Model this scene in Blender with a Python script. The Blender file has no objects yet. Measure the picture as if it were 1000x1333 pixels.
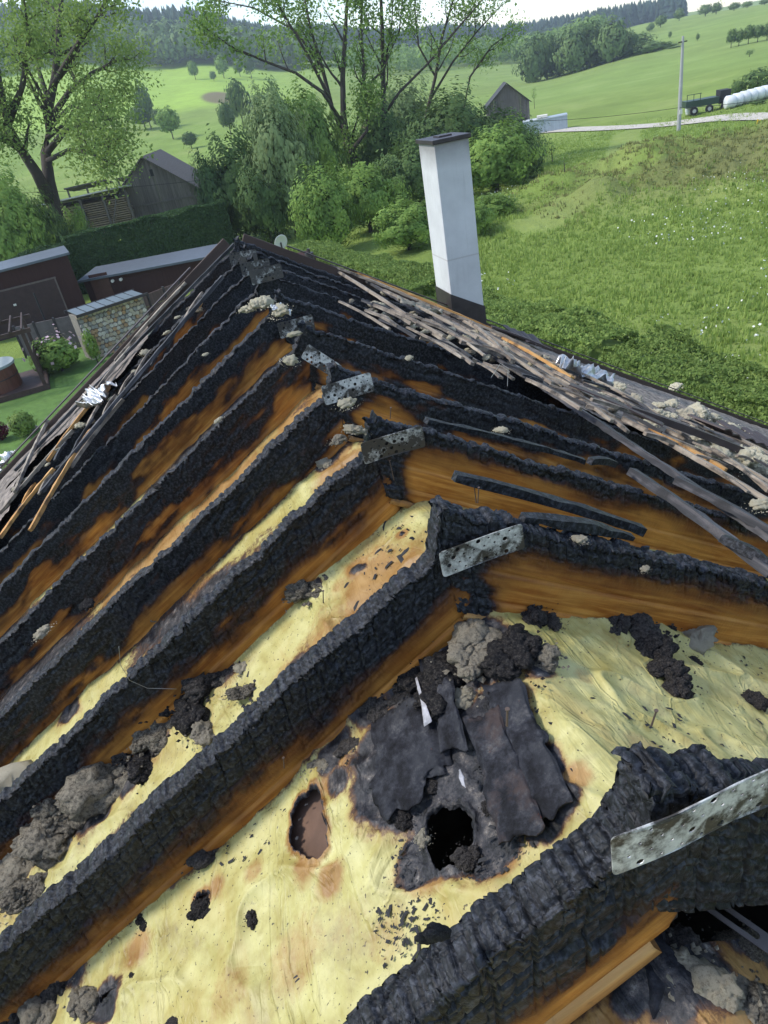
import bpy, math, random
import numpy as np
from mathutils import Matrix, Vector
rnd = random.Random(7); rng = np.random.default_rng(7)
scn = bpy.context.scene; col = scn.collection
# ------------------------------------------------------------------ camera
F_PX = 925.0; CX, CY = 500.0, 666.5
CZ = 9.0                        # camera height above the garden
S = 1.25                        # camera height above the ridge = the unit the roof was measured in
_d = np.array([290, 1504, F_PX]); _d = _d/np.linalg.norm(_d)
_Y = np.array([193-500, 170-666., F_PX]); _Y -= _Y.dot(_d)*_d; _Y /= np.linalg.norm(_Y)
_Z = -_d; _X = np.cross(_Y, _Z); RW = np.stack([_X, _Y, _Z])
cam_d = bpy.data.cameras.new('camera'); cam = bpy.data.objects.new('camera', cam_d); col.objects.link(cam)
cam_d.sensor_fit = 'VERTICAL'; cam_d.sensor_height = 36.0; cam_d.lens = 36.0*F_PX/1333.0
cam_d.clip_start = 0.05; cam_d.clip_end = 6000
m = Matrix.Identity(4)
for i in range(3):
    m[i][0] = RW[i, 0]; m[i][1] = -RW[i, 1]; m[i][2] = -RW[i, 2]
m[2][3] = CZ
cam.matrix_world = m; scn.camera = cam
# ------------------------------------------------------------------ sky, sun, exposure
SUN_EL, SUN_AZ = math.radians(48), math.radians(-75)   # azimuth from +Y towards +X
world = bpy.data.worlds.new('World'); scn.world = world; world.use_nodes = True
wn = world.node_tree.nodes; wl = world.node_tree.links; wn.clear()
wo = wn.new('ShaderNodeOutputWorld'); bg = wn.new('ShaderNodeBackground'); sky = wn.new('ShaderNodeTexSky')
sky.sky_type = 'NISHITA'; sky.sun_disc = False; sky.sun_elevation = SUN_EL; sky.sun_rotation = SUN_AZ
sky.air_density = 1.0; sky.dust_density = .4
tc = wn.new('ShaderNodeTexCoord'); mp = wn.new('ShaderNodeMapping'); mp.inputs['Scale'].default_value = (1.4, 1.4, 7)
nz = wn.new('ShaderNodeTexNoise'); nz.inputs['Scale'].default_value = 1.6; nz.inputs['Detail'].default_value = 7; nz.inputs['Roughness'].default_value = .55
rp = wn.new('ShaderNodeValToRGB'); rp.color_ramp.elements[0].position = .52; rp.color_ramp.elements[1].position = .68
mx = wn.new('ShaderNodeMix'); mx.data_type = 'RGBA'; mx.inputs['B'].default_value = (6.0, 6.3, 6.8, 1)
wl.new(tc.outputs['Generated'], mp.inputs[0]); wl.new(mp.outputs[0], nz.inputs['Vector']); wl.new(nz.outputs['Fac'], rp.inputs[0])
wl.new(rp.outputs[0], mx.inputs['Factor']); wl.new(sky.outputs[0], mx.inputs['A']); wl.new(mx.outputs['Result'], bg.inputs[0])
bg.inputs['Strength'].default_value = 0.15; wl.new(bg.outputs[0], wo.inputs[0])
sd = bpy.data.lights.new('sun', 'SUN'); sd.energy = 2.0; sd.angle = math.radians(9); sd.color = (1, .96, .88)
sun = bpy.data.objects.new('sun', sd); col.objects.link(sun)
sv = Vector((math.sin(SUN_AZ)*math.cos(SUN_EL), math.cos(SUN_AZ)*math.cos(SUN_EL), math.sin(SUN_EL)))
sun.rotation_euler = sv.to_track_quat('Z', 'Y').to_euler()
vs = scn.view_settings; vs.view_transform = 'Standard'; vs.look = 'None'; vs.gamma = 1; vs.use_curve_mapping = False; vs.exposure = 1.05
scn.render.engine = 'CYCLES'; scn.cycles.volume_bounces = 0; scn.cycles.max_bounces = 6; scn.cycles.volume_step_rate = 4

# ------------------------------------------------------------------ measuring helpers (photo pixel -> place)
def ray(x, y): return RW @ np.array([x-CX, y-CY, F_PX])
def on_z(x, y, z=0.0):
    r = ray(x, y); return r*((z-CZ)/r[2]) + np.array([0, 0, CZ])
def at(x, y, dist):                 # point seen at pixel, at a horizontal distance
    r = ray(x, y); return r*(dist/math.hypot(r[0], r[1])) + np.array([0, 0, CZ])
def on_y(x, y, Y):                  # Y in roof units, result metres
    r = ray(x, y); return r*(Y*S/r[1]) + np.array([0, 0, CZ])
T = math.tan(math.radians(31.4)); PITCH = math.radians(31.4); CP, SP = math.cos(PITCH), math.sin(PITCH)
RX = .46
def plane(side, drop=0.0):          # z of a roof plane in world metres
    return lambda x: CZ + S*(-1-drop) - T*side*(x-RX*S)
def on_roof(px, py, side, drop=0.0):
    r = ray(px, py); k = (-1-drop+T*side*RX)/(r[2]+T*side*r[0]); q = r*k*S; q[2] += CZ; return q
def zdepth(p): return float((np.asarray(p)-np.array([0, 0, CZ])) @ RW[:, 2])
def pxm(p): return zdepth(p)/F_PX    # metres per photo pixel at p

# ------------------------------------------------------------------ noise
def _h(i, j, k, s):
    n = (i.astype(np.int64)*374761393 + j.astype(np.int64)*668265263 + k.astype(np.int64)*2147483647 + s*1274126177) & 0x7fffffff
    n = ((n ^ (n >> 13))*1274126177) & 0x7fffffff; n = ((n ^ (n >> 16))*668265263) & 0x7fffffff
    return ((n ^ (n >> 15)) & 0xffffff)/float(0xffffff)
def vn(p, s=0):                      # value noise -1..1, p (n,3)
    i = np.floor(p).astype(np.int64); f = p-i; f = f*f*(3-2*f); r = 0
    for a in (0, 1):
        for b in (0, 1):
            for c in (0, 1):
                w = (f[:, 0] if a else 1-f[:, 0])*(f[:, 1] if b else 1-f[:, 1])*(f[:, 2] if c else 1-f[:, 2])
                r = r + w*_h(i[:, 0]+a, i[:, 1]+b, i[:, 2]+c, s)
    return r*2-1
def fbm(p, o=4, s=0):
    r = 0; a = 1; t = 0; p = p.copy()
    for k in range(o): r = r + a*vn(p, s+k*7); t += a; a *= .5; p = p*2.03+11.3
    return r/t
def worley(u, v, s=0, jit=.9):       # 2d cells: edge distance F2-F1, cell random
    iu = np.floor(u).astype(np.int64); iv = np.floor(v).astype(np.int64); z = np.zeros_like(iu)
    f1 = np.full(u.shape, 9.); f2 = np.full(u.shape, 9.); cr = np.zeros(u.shape)
    for a in (-1, 0, 1):
        for b in (-1, 0, 1):
            cu, cv = iu+a, iv+b
            x = cu+.5+jit*(_h(cu, cv, z, s)-.5); y = cv+.5+jit*(_h(cu, cv, z+1, s)-.5)
            d = np.hypot(u-x, v-y); m1 = d < f1
            f2 = np.where(m1, f1, np.minimum(f2, d)); cr = np.where(m1, _h(cu, cv, z+2, s), cr); f1 = np.where(m1, d, f1)
    return f2-f1, cr
def blocks(u, v, s=0):               # brick-like cells: staggered rows of irregular blocks
    iu = np.floor(u).astype(np.int64); z = np.zeros_like(iu)
    wl_ = .18*(_h(iu, z, z, s)-.5); wr_ = .18*(_h(iu+1, z, z, s)-.5); fu = u-iu
    iu = np.where(fu < wl_, iu-1, np.where(fu > 1+wr_, iu+1, iu)); fu = u-iu
    a = .18*(_h(iu, z, z, s)-.5); b = 1+.18*(_h(iu+1, z, z, s)-.5); du = np.minimum(fu-a, b-fu)
    vv = v*(.6+.9*_h(iu, z+3, z, s))+_h(iu, z+1, z, s)*7; iv = np.floor(vv).astype(np.int64); fv = vv-iv
    dv = np.minimum(fv, 1-fv)/(.6+.9*_h(iu, z+3, z, s))
    return np.maximum(np.minimum(du, dv), 0)*2, _h(iu, iv, z+2, s)
def sst(x, a, b):
    t = np.clip((x-a)/(b-a), 0, 1); return t*t*(3-2*t)

# ------------------------------------------------------------------ object helpers
def mesh_np(name, V, Fc, smooth=False, mat=None):
    V = np.asarray(V, np.float32).reshape(-1, 3); Fc = np.asarray(Fc, np.int32)
    me = bpy.data.meshes.new(name); me.vertices.add(len(V)); me.vertices.foreach_set('co', V.ravel())
    n, k = Fc.shape; me.loops.add(n*k); me.loops.foreach_set('vertex_index', Fc.ravel())
    me.polygons.add(n); me.polygons.foreach_set('loop_start', np.arange(0, n*k, k, dtype=np.int32))
    me.update(calc_edges=True)
    if smooth: me.polygons.foreach_set('use_smooth', np.ones(n, bool))
    if mat: me.materials.append(mat)
    return me
def fattr(me, name, arr):
    a = me.attributes.new(name, 'FLOAT', 'POINT'); a.data.foreach_set('value', np.asarray(arr, np.float32))
def cattr(me, name, arr):
    a = me.attributes.new(name, 'FLOAT_COLOR', 'POINT')
    arr = np.asarray(arr, np.float32); a.data.foreach_set('color', np.concatenate([arr, np.ones((len(arr), 1), np.float32)], 1).ravel())
def obj(name, me, parent=None, mw=None, loc=None, rotz=0, scale=None):
    o = bpy.data.objects.new(name, me); col.objects.link(o)
    if mw is not None: M = mw.copy()
    else:
        M = Matrix.Translation(Vector(loc) if loc is not None else Vector((0, 0, 0))) @ Matrix.Rotation(rotz, 4, 'Z')
        if scale is not None: M = M @ Matrix.Diagonal((*scale, 1))
    if parent is not None:
        o.parent = parent; M = PM[parent.name].inverted() @ M
    o.matrix_basis = M
    PM[o.name] = (PM[parent.name] @ M) if parent is not None else M
    return o
PM = {}
def tag(o, label, cat, group=None):
    o['label'] = label; o['category'] = cat
    if group: o['group'] = group
    return o
def thing(name, label, cat, loc, rotz=0, group=None): return tag(obj(name, None, None, loc=loc, rotz=rotz), label, cat, group)
def struct(name, me, **k): o = obj(name, me, **k); o['kind'] = 'structure'; return o
def copy_tree(o, M=None, parent=None):
    c = o.copy(); col.objects.link(c); c.parent = parent
    if M is not None: c.matrix_basis = M
    for ch in [x for x in bpy.data.objects if x.parent == o]: copy_tree(ch, None, c)
    return c
class MB:                            # collects boxes, bars, polygons into one mesh
    def __init__(s): s.v = []; s.f = []
    def quadbox(s, c, X, Y, Z, a, b, h):
        c, X, Y, Z = [np.asarray(q, float) for q in (c, X, Y, Z)]; n = len(s.v)
        for dz in (-1, 1):
            for dx, dy in ((-1, -1), (1, -1), (1, 1), (-1, 1)): s.v.append(c+X*a*dx/2+Y*b*dy/2+Z*h*dz/2)
        s.f += [(n, n+3, n+2, n+1), (n+4, n+5, n+6, n+7), (n, n+1, n+5, n+4), (n+1, n+2, n+6, n+5), (n+2, n+3, n+7, n+6), (n+3, n, n+4, n+7)]; return s
    def box(s, x0, y0, z0, x1, y1, z1): return s.quadbox(((x0+x1)/2, (y0+y1)/2, (z0+z1)/2), (1, 0, 0), (0, 1, 0), (0, 0, 1), x1-x0, y1-y0, z1-z0)
    def bar(s, p, q, w, h, up=(0, 0, 1)):
        p = np.asarray(p, float); q = np.asarray(q, float); d = q-p; L = np.linalg.norm(d); d = d/L
        up = np.asarray(up, float); y = np.cross(up, d); y /= np.linalg.norm(y); z = np.cross(d, y)
        return s.quadbox((p+q)/2, d, y, z, L, w, h)
    def prism(s, pts, y0, y1):       # x,z outline (ccw) extruded along y
        n = len(s.v); k = len(pts)
        for y in (y0, y1):
            for x, z in pts: s.v.append(np.array([x, y, z]))
        s.f.append(tuple(n+i for i in range(k))); s.f.append(tuple(n+k+i for i in reversed(range(k))))
        for i in range(k): j = (i+1) % k; s.f.append((n+i, n+k+i, n+k+j, n+j))
        return s
    def tube(s, pts, rad, n=6):
        pts = [np.asarray(p, float) for p in pts]; b = len(s.v); K = len(pts)
        for i, p in enumerate(pts):
            d = pts[min(i+1, K-1)]-pts[max(i-1, 0)]; d = d/(np.linalg.norm(d)+1e-9)
            a = np.cross(d, (0, 0, 1)) if abs(d[2]) < .9 else np.cross(d, (1, 0, 0)); a /= np.linalg.norm(a); c = np.cross(d, a)
            r = rad[i] if hasattr(rad, '__len__') else rad
            for k in range(n): t = 2*math.pi*k/n; s.v.append(p+r*(a*math.cos(t)+c*math.sin(t)))
        for i in range(K-1):
            for k in range(n): s.f.append((b+i*n+k, b+i*n+(k+1) % n, b+(i+1)*n+(k+1) % n, b+(i+1)*n+k))
        s.f.append(tuple(b+k for k in reversed(range(n)))); s.f.append(tuple(b+(K-1)*n+k for k in range(n)))
        return s
    def me(s, name, mat, smooth=False):
        me = bpy.data.meshes.new(name); me.from_pydata([tuple(map(float, v)) for v in s.v], [], s.f); me.materials.append(mat)
        if smooth: me.polygons.foreach_set('use_smooth', np.ones(len(me.polygons), bool))
        return me
    def build(s, name, mat, parent=None, smooth=False, **k): return obj(name, s.me(name, mat, smooth), parent, **k)
def bevel(o, w=.004, seg=1):
    b = o.modifiers.new('bevel', 'BEVEL'); b.width = w; b.segments = seg; b.limit_method = 'ANGLE'; return o

# ------------------------------------------------------------------ materials
class NT:
    def __init__(s, name):
        s.m = bpy.data.materials.new(name); s.m.use_nodes = True; s.t = s.m.node_tree; s.n = s.t.nodes; s.l = s.t.links
        s.b = s.n['Principled BSDF']; s.tc = s.n.new('ShaderNodeTexCoord')
    def new(s, t, **k):
        n = s.n.new(t)
        for a, v in k.items():
            if a in n.inputs: s.put(n.inputs[a], v)
            else: setattr(n, a, v)
        return n
    def put(s, inp, v):
        if hasattr(v, 'is_output') or isinstance(v, bpy.types.NodeSocket): s.l.new(v, inp)
        else: inp.default_value = v
    def vec(s, scale=(1, 1, 1), co='Object'):
        n = s.n.new('ShaderNodeMapping'); n.inputs['Scale'].default_value = scale; s.l.new(s.tc.outputs[co], n.inputs[0]); return n.outputs[0]
    def noise(s, scale=5, detail=4, rough=.55, v=None, dist=0):
        n = s.n.new('ShaderNodeTexNoise'); n.inputs['Scale'].default_value = scale; n.inputs['Detail'].default_value = detail; n.inputs['Roughness'].default_value = rough
        n.inputs['Distortion'].default_value = dist; s.l.new(v if v is not None else s.tc.outputs['Object'], n.inputs['Vector']); return n.outputs['Fac']
    def vor(s, scale, v=None, feat='DISTANCE_TO_EDGE'):
        n = s.n.new('ShaderNodeTexVoronoi'); n.feature = feat; n.inputs['Scale'].default_value = scale
        s.l.new(v if v is not None else s.tc.outputs['Object'], n.inputs['Vector']); return n.outputs[0]
    def ramp(s, fac, stops):
        n = s.n.new('ShaderNodeValToRGB'); e = n.color_ramp.elements
        while len(e) < len(stops): e.new(.5)
        for i, (p, c) in enumerate(stops):
            e[i].position = p; e[i].color = (*c, 1) if hasattr(c, '__len__') else (c, c, c, 1)
        s.put(n.inputs[0], fac); return n.outputs[0]
    def mix(s, f, a, b, mode='MIX'):
        n = s.n.new('ShaderNodeMix'); n.data_type = 'RGBA'; n.blend_type = mode
        s.put(n.inputs['Factor'], f)
        for k, v in (('A', a), ('B', b)): s.put(n.inputs[k], (*v, 1) if isinstance(v, tuple) and len(v) == 3 else ((v, v, v, 1) if isinstance(v, float) else v))
        return n.outputs['Result']
    def math(s, op, a, b=0.0, clamp=False):
        n = s.n.new('ShaderNodeMath'); n.operation = op; n.use_clamp = clamp; s.put(n.inputs[0], a); s.put(n.inputs[1], b); return n.outputs[0]
    def attr(s, name, out='Fac'):
        n = s.n.new('ShaderNodeAttribute'); n.attribute_name = name; return n.outputs[out]
    def island(s): return s.n.new('ShaderNodeNewGeometry').outputs['Random Per Island']
    def objrand(s): return s.n.new('ShaderNodeObjectInfo').outputs['Random']
    def bump(s, h, st=.3, dist=.01, prev=None):
        n = s.n.new('ShaderNodeBump'); n.inputs['Strength'].default_value = st; n.inputs['Distance'].default_value = dist; s.put(n.inputs['Height'], h)
        if prev is not None: s.l.new(prev, n.inputs['Normal'])
        return n.outputs[0]
    def out(s, color=None, rough=.8, normal=None, metal=0, spec=.5):
        if color is not None: s.put(s.b.inputs['Base Color'], (*color, 1) if isinstance(color, tuple) and len(color) == 3 else color)
        s.put(s.b.inputs['Roughness'], rough); s.put(s.b.inputs['Metallic'], metal); s.put(s.b.inputs['Specular IOR Level'], spec)
        if normal is not None: s.l.new(normal, s.b.inputs['Normal'])
        return s.m

def m_simple(name, c, rough=.8, var=.25, sc=6, bump=.2, bd=.01, stretch=(1, 1, 1), metal=0, spec=.4):
    t = NT(name); v = t.vec(stretch); n = t.noise(sc, 5, .6, v)
    a = tuple(x*(1-var) for x in c); b = tuple(min(1, x*(1+var)) for x in c)
    cc = t.ramp(n, [(.3, a), (.7, b)])
    cc = t.mix(t.math('MULTIPLY', t.objrand(), .35), cc, tuple(x*.6 for x in c))
    return t.out(cc, rough, t.bump(n, bump, bd), metal, spec)

def m_burnt(name, fine=1.0):         # charred timber: attribute "wood" 0 = char, 1 = sound honey wood
    t = NT(name); w = t.attr('wood')
    vS = t.vec((1, 1, 1)); n1 = t.noise(16, 6, .65); n2 = t.noise(60, 4, .6)
    grain = t.noise(20, 5, .65, t.vec((.10, 1, 1)), dist=1.2)
    knots = t.noise(5, 2, .5, t.vec((.5, 1, 1)))
    f = t.math('ADD', w, t.math('MULTIPLY', t.math('SUBTRACT', n1, .5), .22))
    char = t.ramp(n2, [(.36, (.003, .0034, .0045)), (.5, (.011, .012, .015)), (.64, (.042, .045, .055))])
    ash = t.ramp(t.noise(230, 2, .5), [(.71, 0.), (.78, 1.)])
    char = t.mix(t.math('MULTIPLY', ash, .45), char, (.32, .31, .29))
    pale = t.ramp(t.noise(3.2, 4, .6), [(.52, 0.), (.75, 1.)])
    char = t.mix(t.math('MULTIPLY', pale, .3), char, (.036, .039, .050))
    wood = t.ramp(grain, [(.25, (.24, .060, .006)), (.45, (.40, .145, .022)), (.6, (.55, .235, .045)), (.8, (.64, .34, .09))])
    wood = t.mix(t.ramp(t.noise(60, 3, .6, t.vec((.04, 1, 1))), [(.45, 0.), (.62, .5)]), wood, (.20, .05, .006))
    wood = t.mix(t.ramp(knots, [(.62, 0.), (.75, .55)]), wood, (.19, .05, .008))
    wood = t.mix(t.ramp(t.noise(3.0, 3, .6), [(.45, 0.), (.7, .5)]), wood, (.66, .33, .07))
    brown = (.060, .019, .007)
    c = t.mix(t.ramp(f, [(.22, 0.), (.44, 1.)]), char, brown)
    c = t.mix(t.ramp(f, [(.36, 0.), (.62, .55), (.95, 1.)]), c, wood)
    isw = t.ramp(f, [(.3, 0.), (.6, 1.)])
    cr = t.ramp(t.vor(34*fine, t.vec((1.5, .8, .45))), [(0., 0.), (.05, 1.)])
    hb = t.mix(isw, cr, .8)
    b1 = t.bump(hb, .35, .004); b1 = t.bump(t.noise(30, 4, .6, t.vec((3.5, .5, .5))), .5, .004, b1); b2 = t.bump(n2, .5, .003, b1); b3 = t.bump(grain, .12, .002, b2)
    ro = t.ramp(n1, [(.3, .46), (.7, .75)])
    return t.out(c, ro, b3, 0, .28)
M_BURNT = m_burnt('charred_timber')
def m_plank(name, c0, c1, c2, soot=0.0):
    t = NT(name); g = t.noise(22, 6, .6, t.vec((.1, 1, 1)), dist=.8)
    c = t.ramp(g, [(.32, c0), (.5, c1), (.68, c2)])
    s = t.ramp(t.noise(5, 6, .7), [(.62-soot*.35, 0.), (.72-soot*.2, 1.)])
    c = t.mix(s, c, (.02, .019, .02))
    c = t.mix(t.math('MULTIPLY', t.objrand(), .4), c, tuple(x*.45 for x in c1))
    return t.out(c, .75, t.bump(g, .4, .004))
M_LIGHTWOOD = m_plank('pale_batten_wood', (.30, .13, .03), (.50, .25, .07), (.62, .36, .13), .25)
M_OLDWOOD = m_plank('weathered_batten_wood', (.11, .085, .065), (.25, .20, .155), (.42, .36, .28), .30)
M_CHARBAT = m_plank('charred_batten', (.012, .012, .014), (.035, .035, .04), (.12, .11, .115), .3)

def m_membrane():
    t = NT('yellow_vapour_membrane'); soot = t.attr('soot'); sc = t.attr('scorch')
    n = t.noise(7, 5, .6); nf = t.noise(38, 6, .7); w = t.noise(7, 5, .55, t.vec((1, .3, 1)), dist=3.0); crs = t.math('ABSOLUTE', t.math('SUBTRACT', t.noise(3.5, 4, .5, t.vec((1, .35, 1)), dist=1.4), .5))
    y = t.ramp(n, [(.35, (.33, .275, .085)), (.5, (.43, .385, .145)), (.65, (.51, .465, .205))])
    y = t.mix(t.ramp(t.noise(2.2, 4, .6), [(.5, 0.), (.72, .5)]), y, (.40, .30, .09))
    y = t.mix(t.ramp(t.noise(75, 3, .5), [(.66, 0.), (.70, .9)]), y, (.03, .025, .02))
    y = t.mix(t.ramp(t.noise(4.5, 8, .75), [(.53, 0.), (.70, .5)]), y, (.22, .165, .08))
    y = t.mix(t.ramp(t.noise(16, 6, .8), [(.60, 0.), (.70, .55)]), y, (.09, .07, .045)); y = t.mix(t.ramp(t.noise(3, 5, .6, t.vec((1, .25, 1)), dist=1.0), [(.56, 0.), (.72, .5)]), y, (.36, .22, .06))
    s2 = t.math('ADD', sc, t.math('MULTIPLY', t.math('SUBTRACT', nf, .5), .5))
    c = t.mix(t.ramp(s2, [(.22, 0.), (.6, .9)]), y, t.ramp(n, [(.3, (.20, .085, .02)), (.7, (.36, .20, .07))]))
    s1 = t.math('ADD', soot, t.math('MULTIPLY', t.math('SUBTRACT', nf, .5), .55))
    dk = t.ramp(t.noise(20, 6, .7), [(.36, (.005, .005, .006)), (.47, (.018, .018, .022)), (.56, (.045, .042, .045)), (.64, (.11, .095, .085)), (.70, (.24, .22, .20))])
    c = t.mix(t.ramp(s1, [(.25, 0.), (.38, 1.)]), c, (.10, .045, .02))
    c = t.mix(t.ramp(s1, [(.34, 0.), (.5, 1.)]), c, dk)
    b = t.bump(w, .5, .014); b = t.bump(t.ramp(crs, [(0, 1.), (.03, 0.)]), .5, .008, b); b = t.bump(t.ramp(t.vor(11, t.vec((1, .4, 1))), [(0, 0.), (.035, 1.)]), .22, .004, b); b = t.bump(t.math('MULTIPLY', nf, soot), .8, .012, b)
    return t.out(c, t.ramp(n, [(.3, .42), (.7, .6)]), b, 0, .35)
M_MEMB = m_membrane()
def m_wool(name, light, dark, amt):
    t = NT(name); n = t.noise(9, 7, .75); f = t.noise(90, 5, .8)
    g = t.math('ADD', n, t.math('MULTIPLY', t.math('SUBTRACT', t.objrand(), .5), .15))
    c = t.ramp(g, [(amt-.1, light), (amt+.04, tuple((a+b)/2.6 for a, b in zip(light, dark))), (amt+.14, dark)])
    c = t.mix(t.ramp(f, [(.35, 0.), (.7, .45)]), c, tuple(x*.3 for x in light))
    return t.out(c, .95, t.bump(f, .9, .01, t.bump(n, .6, .02)), 0, .1)
M_WOOL_GREY = m_wool('scorched_grey_wool', (.40, .35, .27), (.035, .032, .032), .53)
M_WOOL_PALE = m_wool('pale_mineral_wool', (.54, .48, .36), (.15, .12, .09), .66)
M_WOOL_DARK = m_wool('sooty_black_wool', (.17, .15, .135), (.018, .018, .021), .46)
M_WOOL_WHITE = m_wool('cream_glass_wool', (.66, .60, .44), (.30, .25, .16), .72)
def m_plate(name, st):
    t = NT(name); n = t.noise(7, 6, .7); f = t.noise(55, 5, .75)
    c = t.ramp(n, [(.3, (.46, .455, .43)), (.6, (.66, .65, .62))])
    c = t.mix(t.ramp(t.math('ADD', t.noise(9, 5, .7), t.math('MULTIPLY', f, .25)), [(.62-st, 0.), (.78-st, 1.)]), c, (.045, .04, .036))
    c = t.mix(t.ramp(t.noise(5, 5, .7, t.vec((1, 1, 2))), [(.5, 0.), (.7, st)]), c, (.20, .13, .06))
    return t.out(c, t.ramp(f, [(.3, .35), (.7, .65)]), t.bump(f, .25, .002), .15, .5)
M_PLATE = m_plate('galvanised_nail_plate', .08); M_PLATE_D = m_plate('sooty_nail_plate', .2); M_PLATE_B = m_plate('heat_browned_nail_plate', .16)
M_RENDER = None
def m_leaf(name, c, c2, tr=.35):
    t = NT(name); i = t.island(); n = t.noise(1.3, 3, .6)
    f = t.math('ADD', t.math('MULTIPLY', i, .6), t.math('MULTIPLY', n, .5))
    cc = t.ramp(f, [(.2, c), (.85, c2)])
    cc = t.mix(t.math('MULTIPLY', t.objrand(), .35), cc, tuple(x*.62 for x in c))
    t.out(cc, .7, None, 0, .15)
    tr_ = t.n.new('ShaderNodeBsdfTranslucent'); t.l.new(cc, tr_.inputs[0]); mxs = t.n.new('ShaderNodeMixShader'); mxs.inputs[0].default_value = tr
    t.l.new(t.b.outputs[0], mxs.inputs[1]); t.l.new(tr_.outputs[0], mxs.inputs[2]); t.l.new(mxs.outputs[0], t.n['Material Output'].inputs[0]); return t.m
L_YG = m_leaf('spring_yellow_leaf', (.20, .30, .07), (.38, .50, .13)); L_MID = m_leaf('fresh_green_leaf', (0.130, 0.228, 0.050), (0.288, 0.414, 0.096))
L_DK = m_leaf('dark_green_leaf', (0.072, 0.132, 0.044), (0.163, 0.241, 0.078)); L_FAR = m_leaf('far_broadleaf', (0.098, 0.162, 0.056), (0.213, 0.299, 0.108), .2)
L_CON = m_leaf('far_conifer', (.018, .042, .026), (.04, .08, .048), .1); L_THU = m_leaf('thuja_hedge_leaf', (0.046, 0.090, 0.035), (0.106, 0.172, 0.060), .2)
L_OLV = m_leaf('olive_hedge_leaf', (.14, .22, .055), (.29, .38, .10)); L_GREY = m_leaf('silvery_willow_leaf', (0.156, 0.228, 0.094), (0.325, 0.414, 0.180))
M_BARK = m_simple('dark_bark', (.065, .052, .042), .95, .4, 4, .8, .05, (1, 1, .3))

# ------------------------------------------------------------------ terrain
AZ = np.radians([-180, -60, -18, -4.5, 3.2, 11.3, 19.3, 27, 34.2, 40.7, 60, 180])
DI = np.array([0, 60, 120, 200, 300, 400, 520, 850, 1400, 2500])
ZT = np.array([[0, 0, 0, 1, 4, 8, 14, 25, 40, 40], [0, 0, 0, 1, 6, 15, 30, 60, 90, 90], [0, 0, 0, 2, 10, 22, 46, 100, 140, 120], [0, 0, 0, 2, 10, 22, 44, 96, 130, 110],
    [0, 0, 0, 1, 8, 18, 33, 75, 110, 90], [0, 0, 0, 1, 5, 11, 20, 42, 70, 60], [0, 0, -1, -1, 1, 5, 9, 22, 45, 40], [0, 0, -1, -1.5, -1, 1, 3, 8, 22, 20],
    [0, 0, -1, -1, 2, 6, 9, 7, 15, 15], [0, 0, 0, 0, 3, 7, 9, 6, 10, 10], [0, 0, 0, 1, 3, 6, 8, 6, 10, 10], [0, 0, 0, 1, 4, 8, 14, 25, 40, 40]], float)
MOUND = on_z(905, 235, 0)[:2]; DITCH = on_z(748, 236, 0)[:2]
def terr(x, y):
    x = np.atleast_1d(np.asarray(x, float)); y = np.atleast_1d(np.asarray(y, float))
    a = np.arctan2(x, y); d = np.hypot(x, y)
    ia = np.clip(np.searchsorted(AZ, a)-1, 0, len(AZ)-2); fa = (a-AZ[ia])/(AZ[ia+1]-AZ[ia]); fa = np.clip(fa, 0, 1); fa = fa*fa*(3-2*fa)
    idd = np.clip(np.searchsorted(DI, d)-1, 0, len(DI)-2); fd = np.clip((d-DI[idd])/(DI[idd+1]-DI[idd]), 0, 1)
    def cub(row):
        z1 = ZT[row, idd]; z2 = ZT[row, idd+1]; i0 = np.maximum(idd-1, 0); i3 = np.minimum(idd+2, len(DI)-1)
        m1 = (z2-ZT[row, i0])/np.maximum(DI[idd+1]-DI[i0], 1)*(DI[idd+1]-DI[idd]); m2 = (ZT[row, i3]-z1)/np.maximum(DI[i3]-DI[idd], 1)*(DI[idd+1]-DI[idd])
        t = fd; return (2*t**3-3*t**2+1)*z1+(t**3-2*t**2+t)*m1+(-2*t**3+3*t**2)*z2+(t**3-t**2)*m2
    z = cub(ia)*(1-fa)+cub(ia+1)*fa
    p = np.stack([x, y, x*0], 1)
    z = z + fbm(p/45, 3, 3)*.5*sst(d, 40, 120) + fbm(p/160, 3, 5)*4*sst(d, 200, 600)
    u = (x-MOUND[0])/17; v = (y-MOUND[1])/11; g = np.exp(-(u*u+v*v)); z = z+g*(2.1+1.5*fbm(p/2.6, 5, 9))
    u = (x-DITCH[0]); v = (y-DITCH[1]); c, s_ = math.cos(.5), math.sin(.5); uu = (u*c+v*s_)/8; vv = (-u*s_+v*c)/3.2
    z = z-1.5*np.exp(-(uu*uu+vv*vv))
    return z
def ground_at(px, py):               # march the photo ray down to the terrain
    r = ray(px, py); r = r/math.hypot(r[0], r[1]); lo = 8.0
    for d in np.concatenate([np.arange(8, 140, .5), np.arange(140, 900, 3)]):
        if CZ+r[2]*d < terr(r[0]*d, r[1]*d)[0]: return np.array([r[0]*d, r[1]*d, CZ+r[2]*d])
    return np.array([r[0]*600, r[1]*600, terr(r[0]*600, r[1]*600)[0]])
def gz(x, y): return float(terr(x, y)[0])

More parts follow.
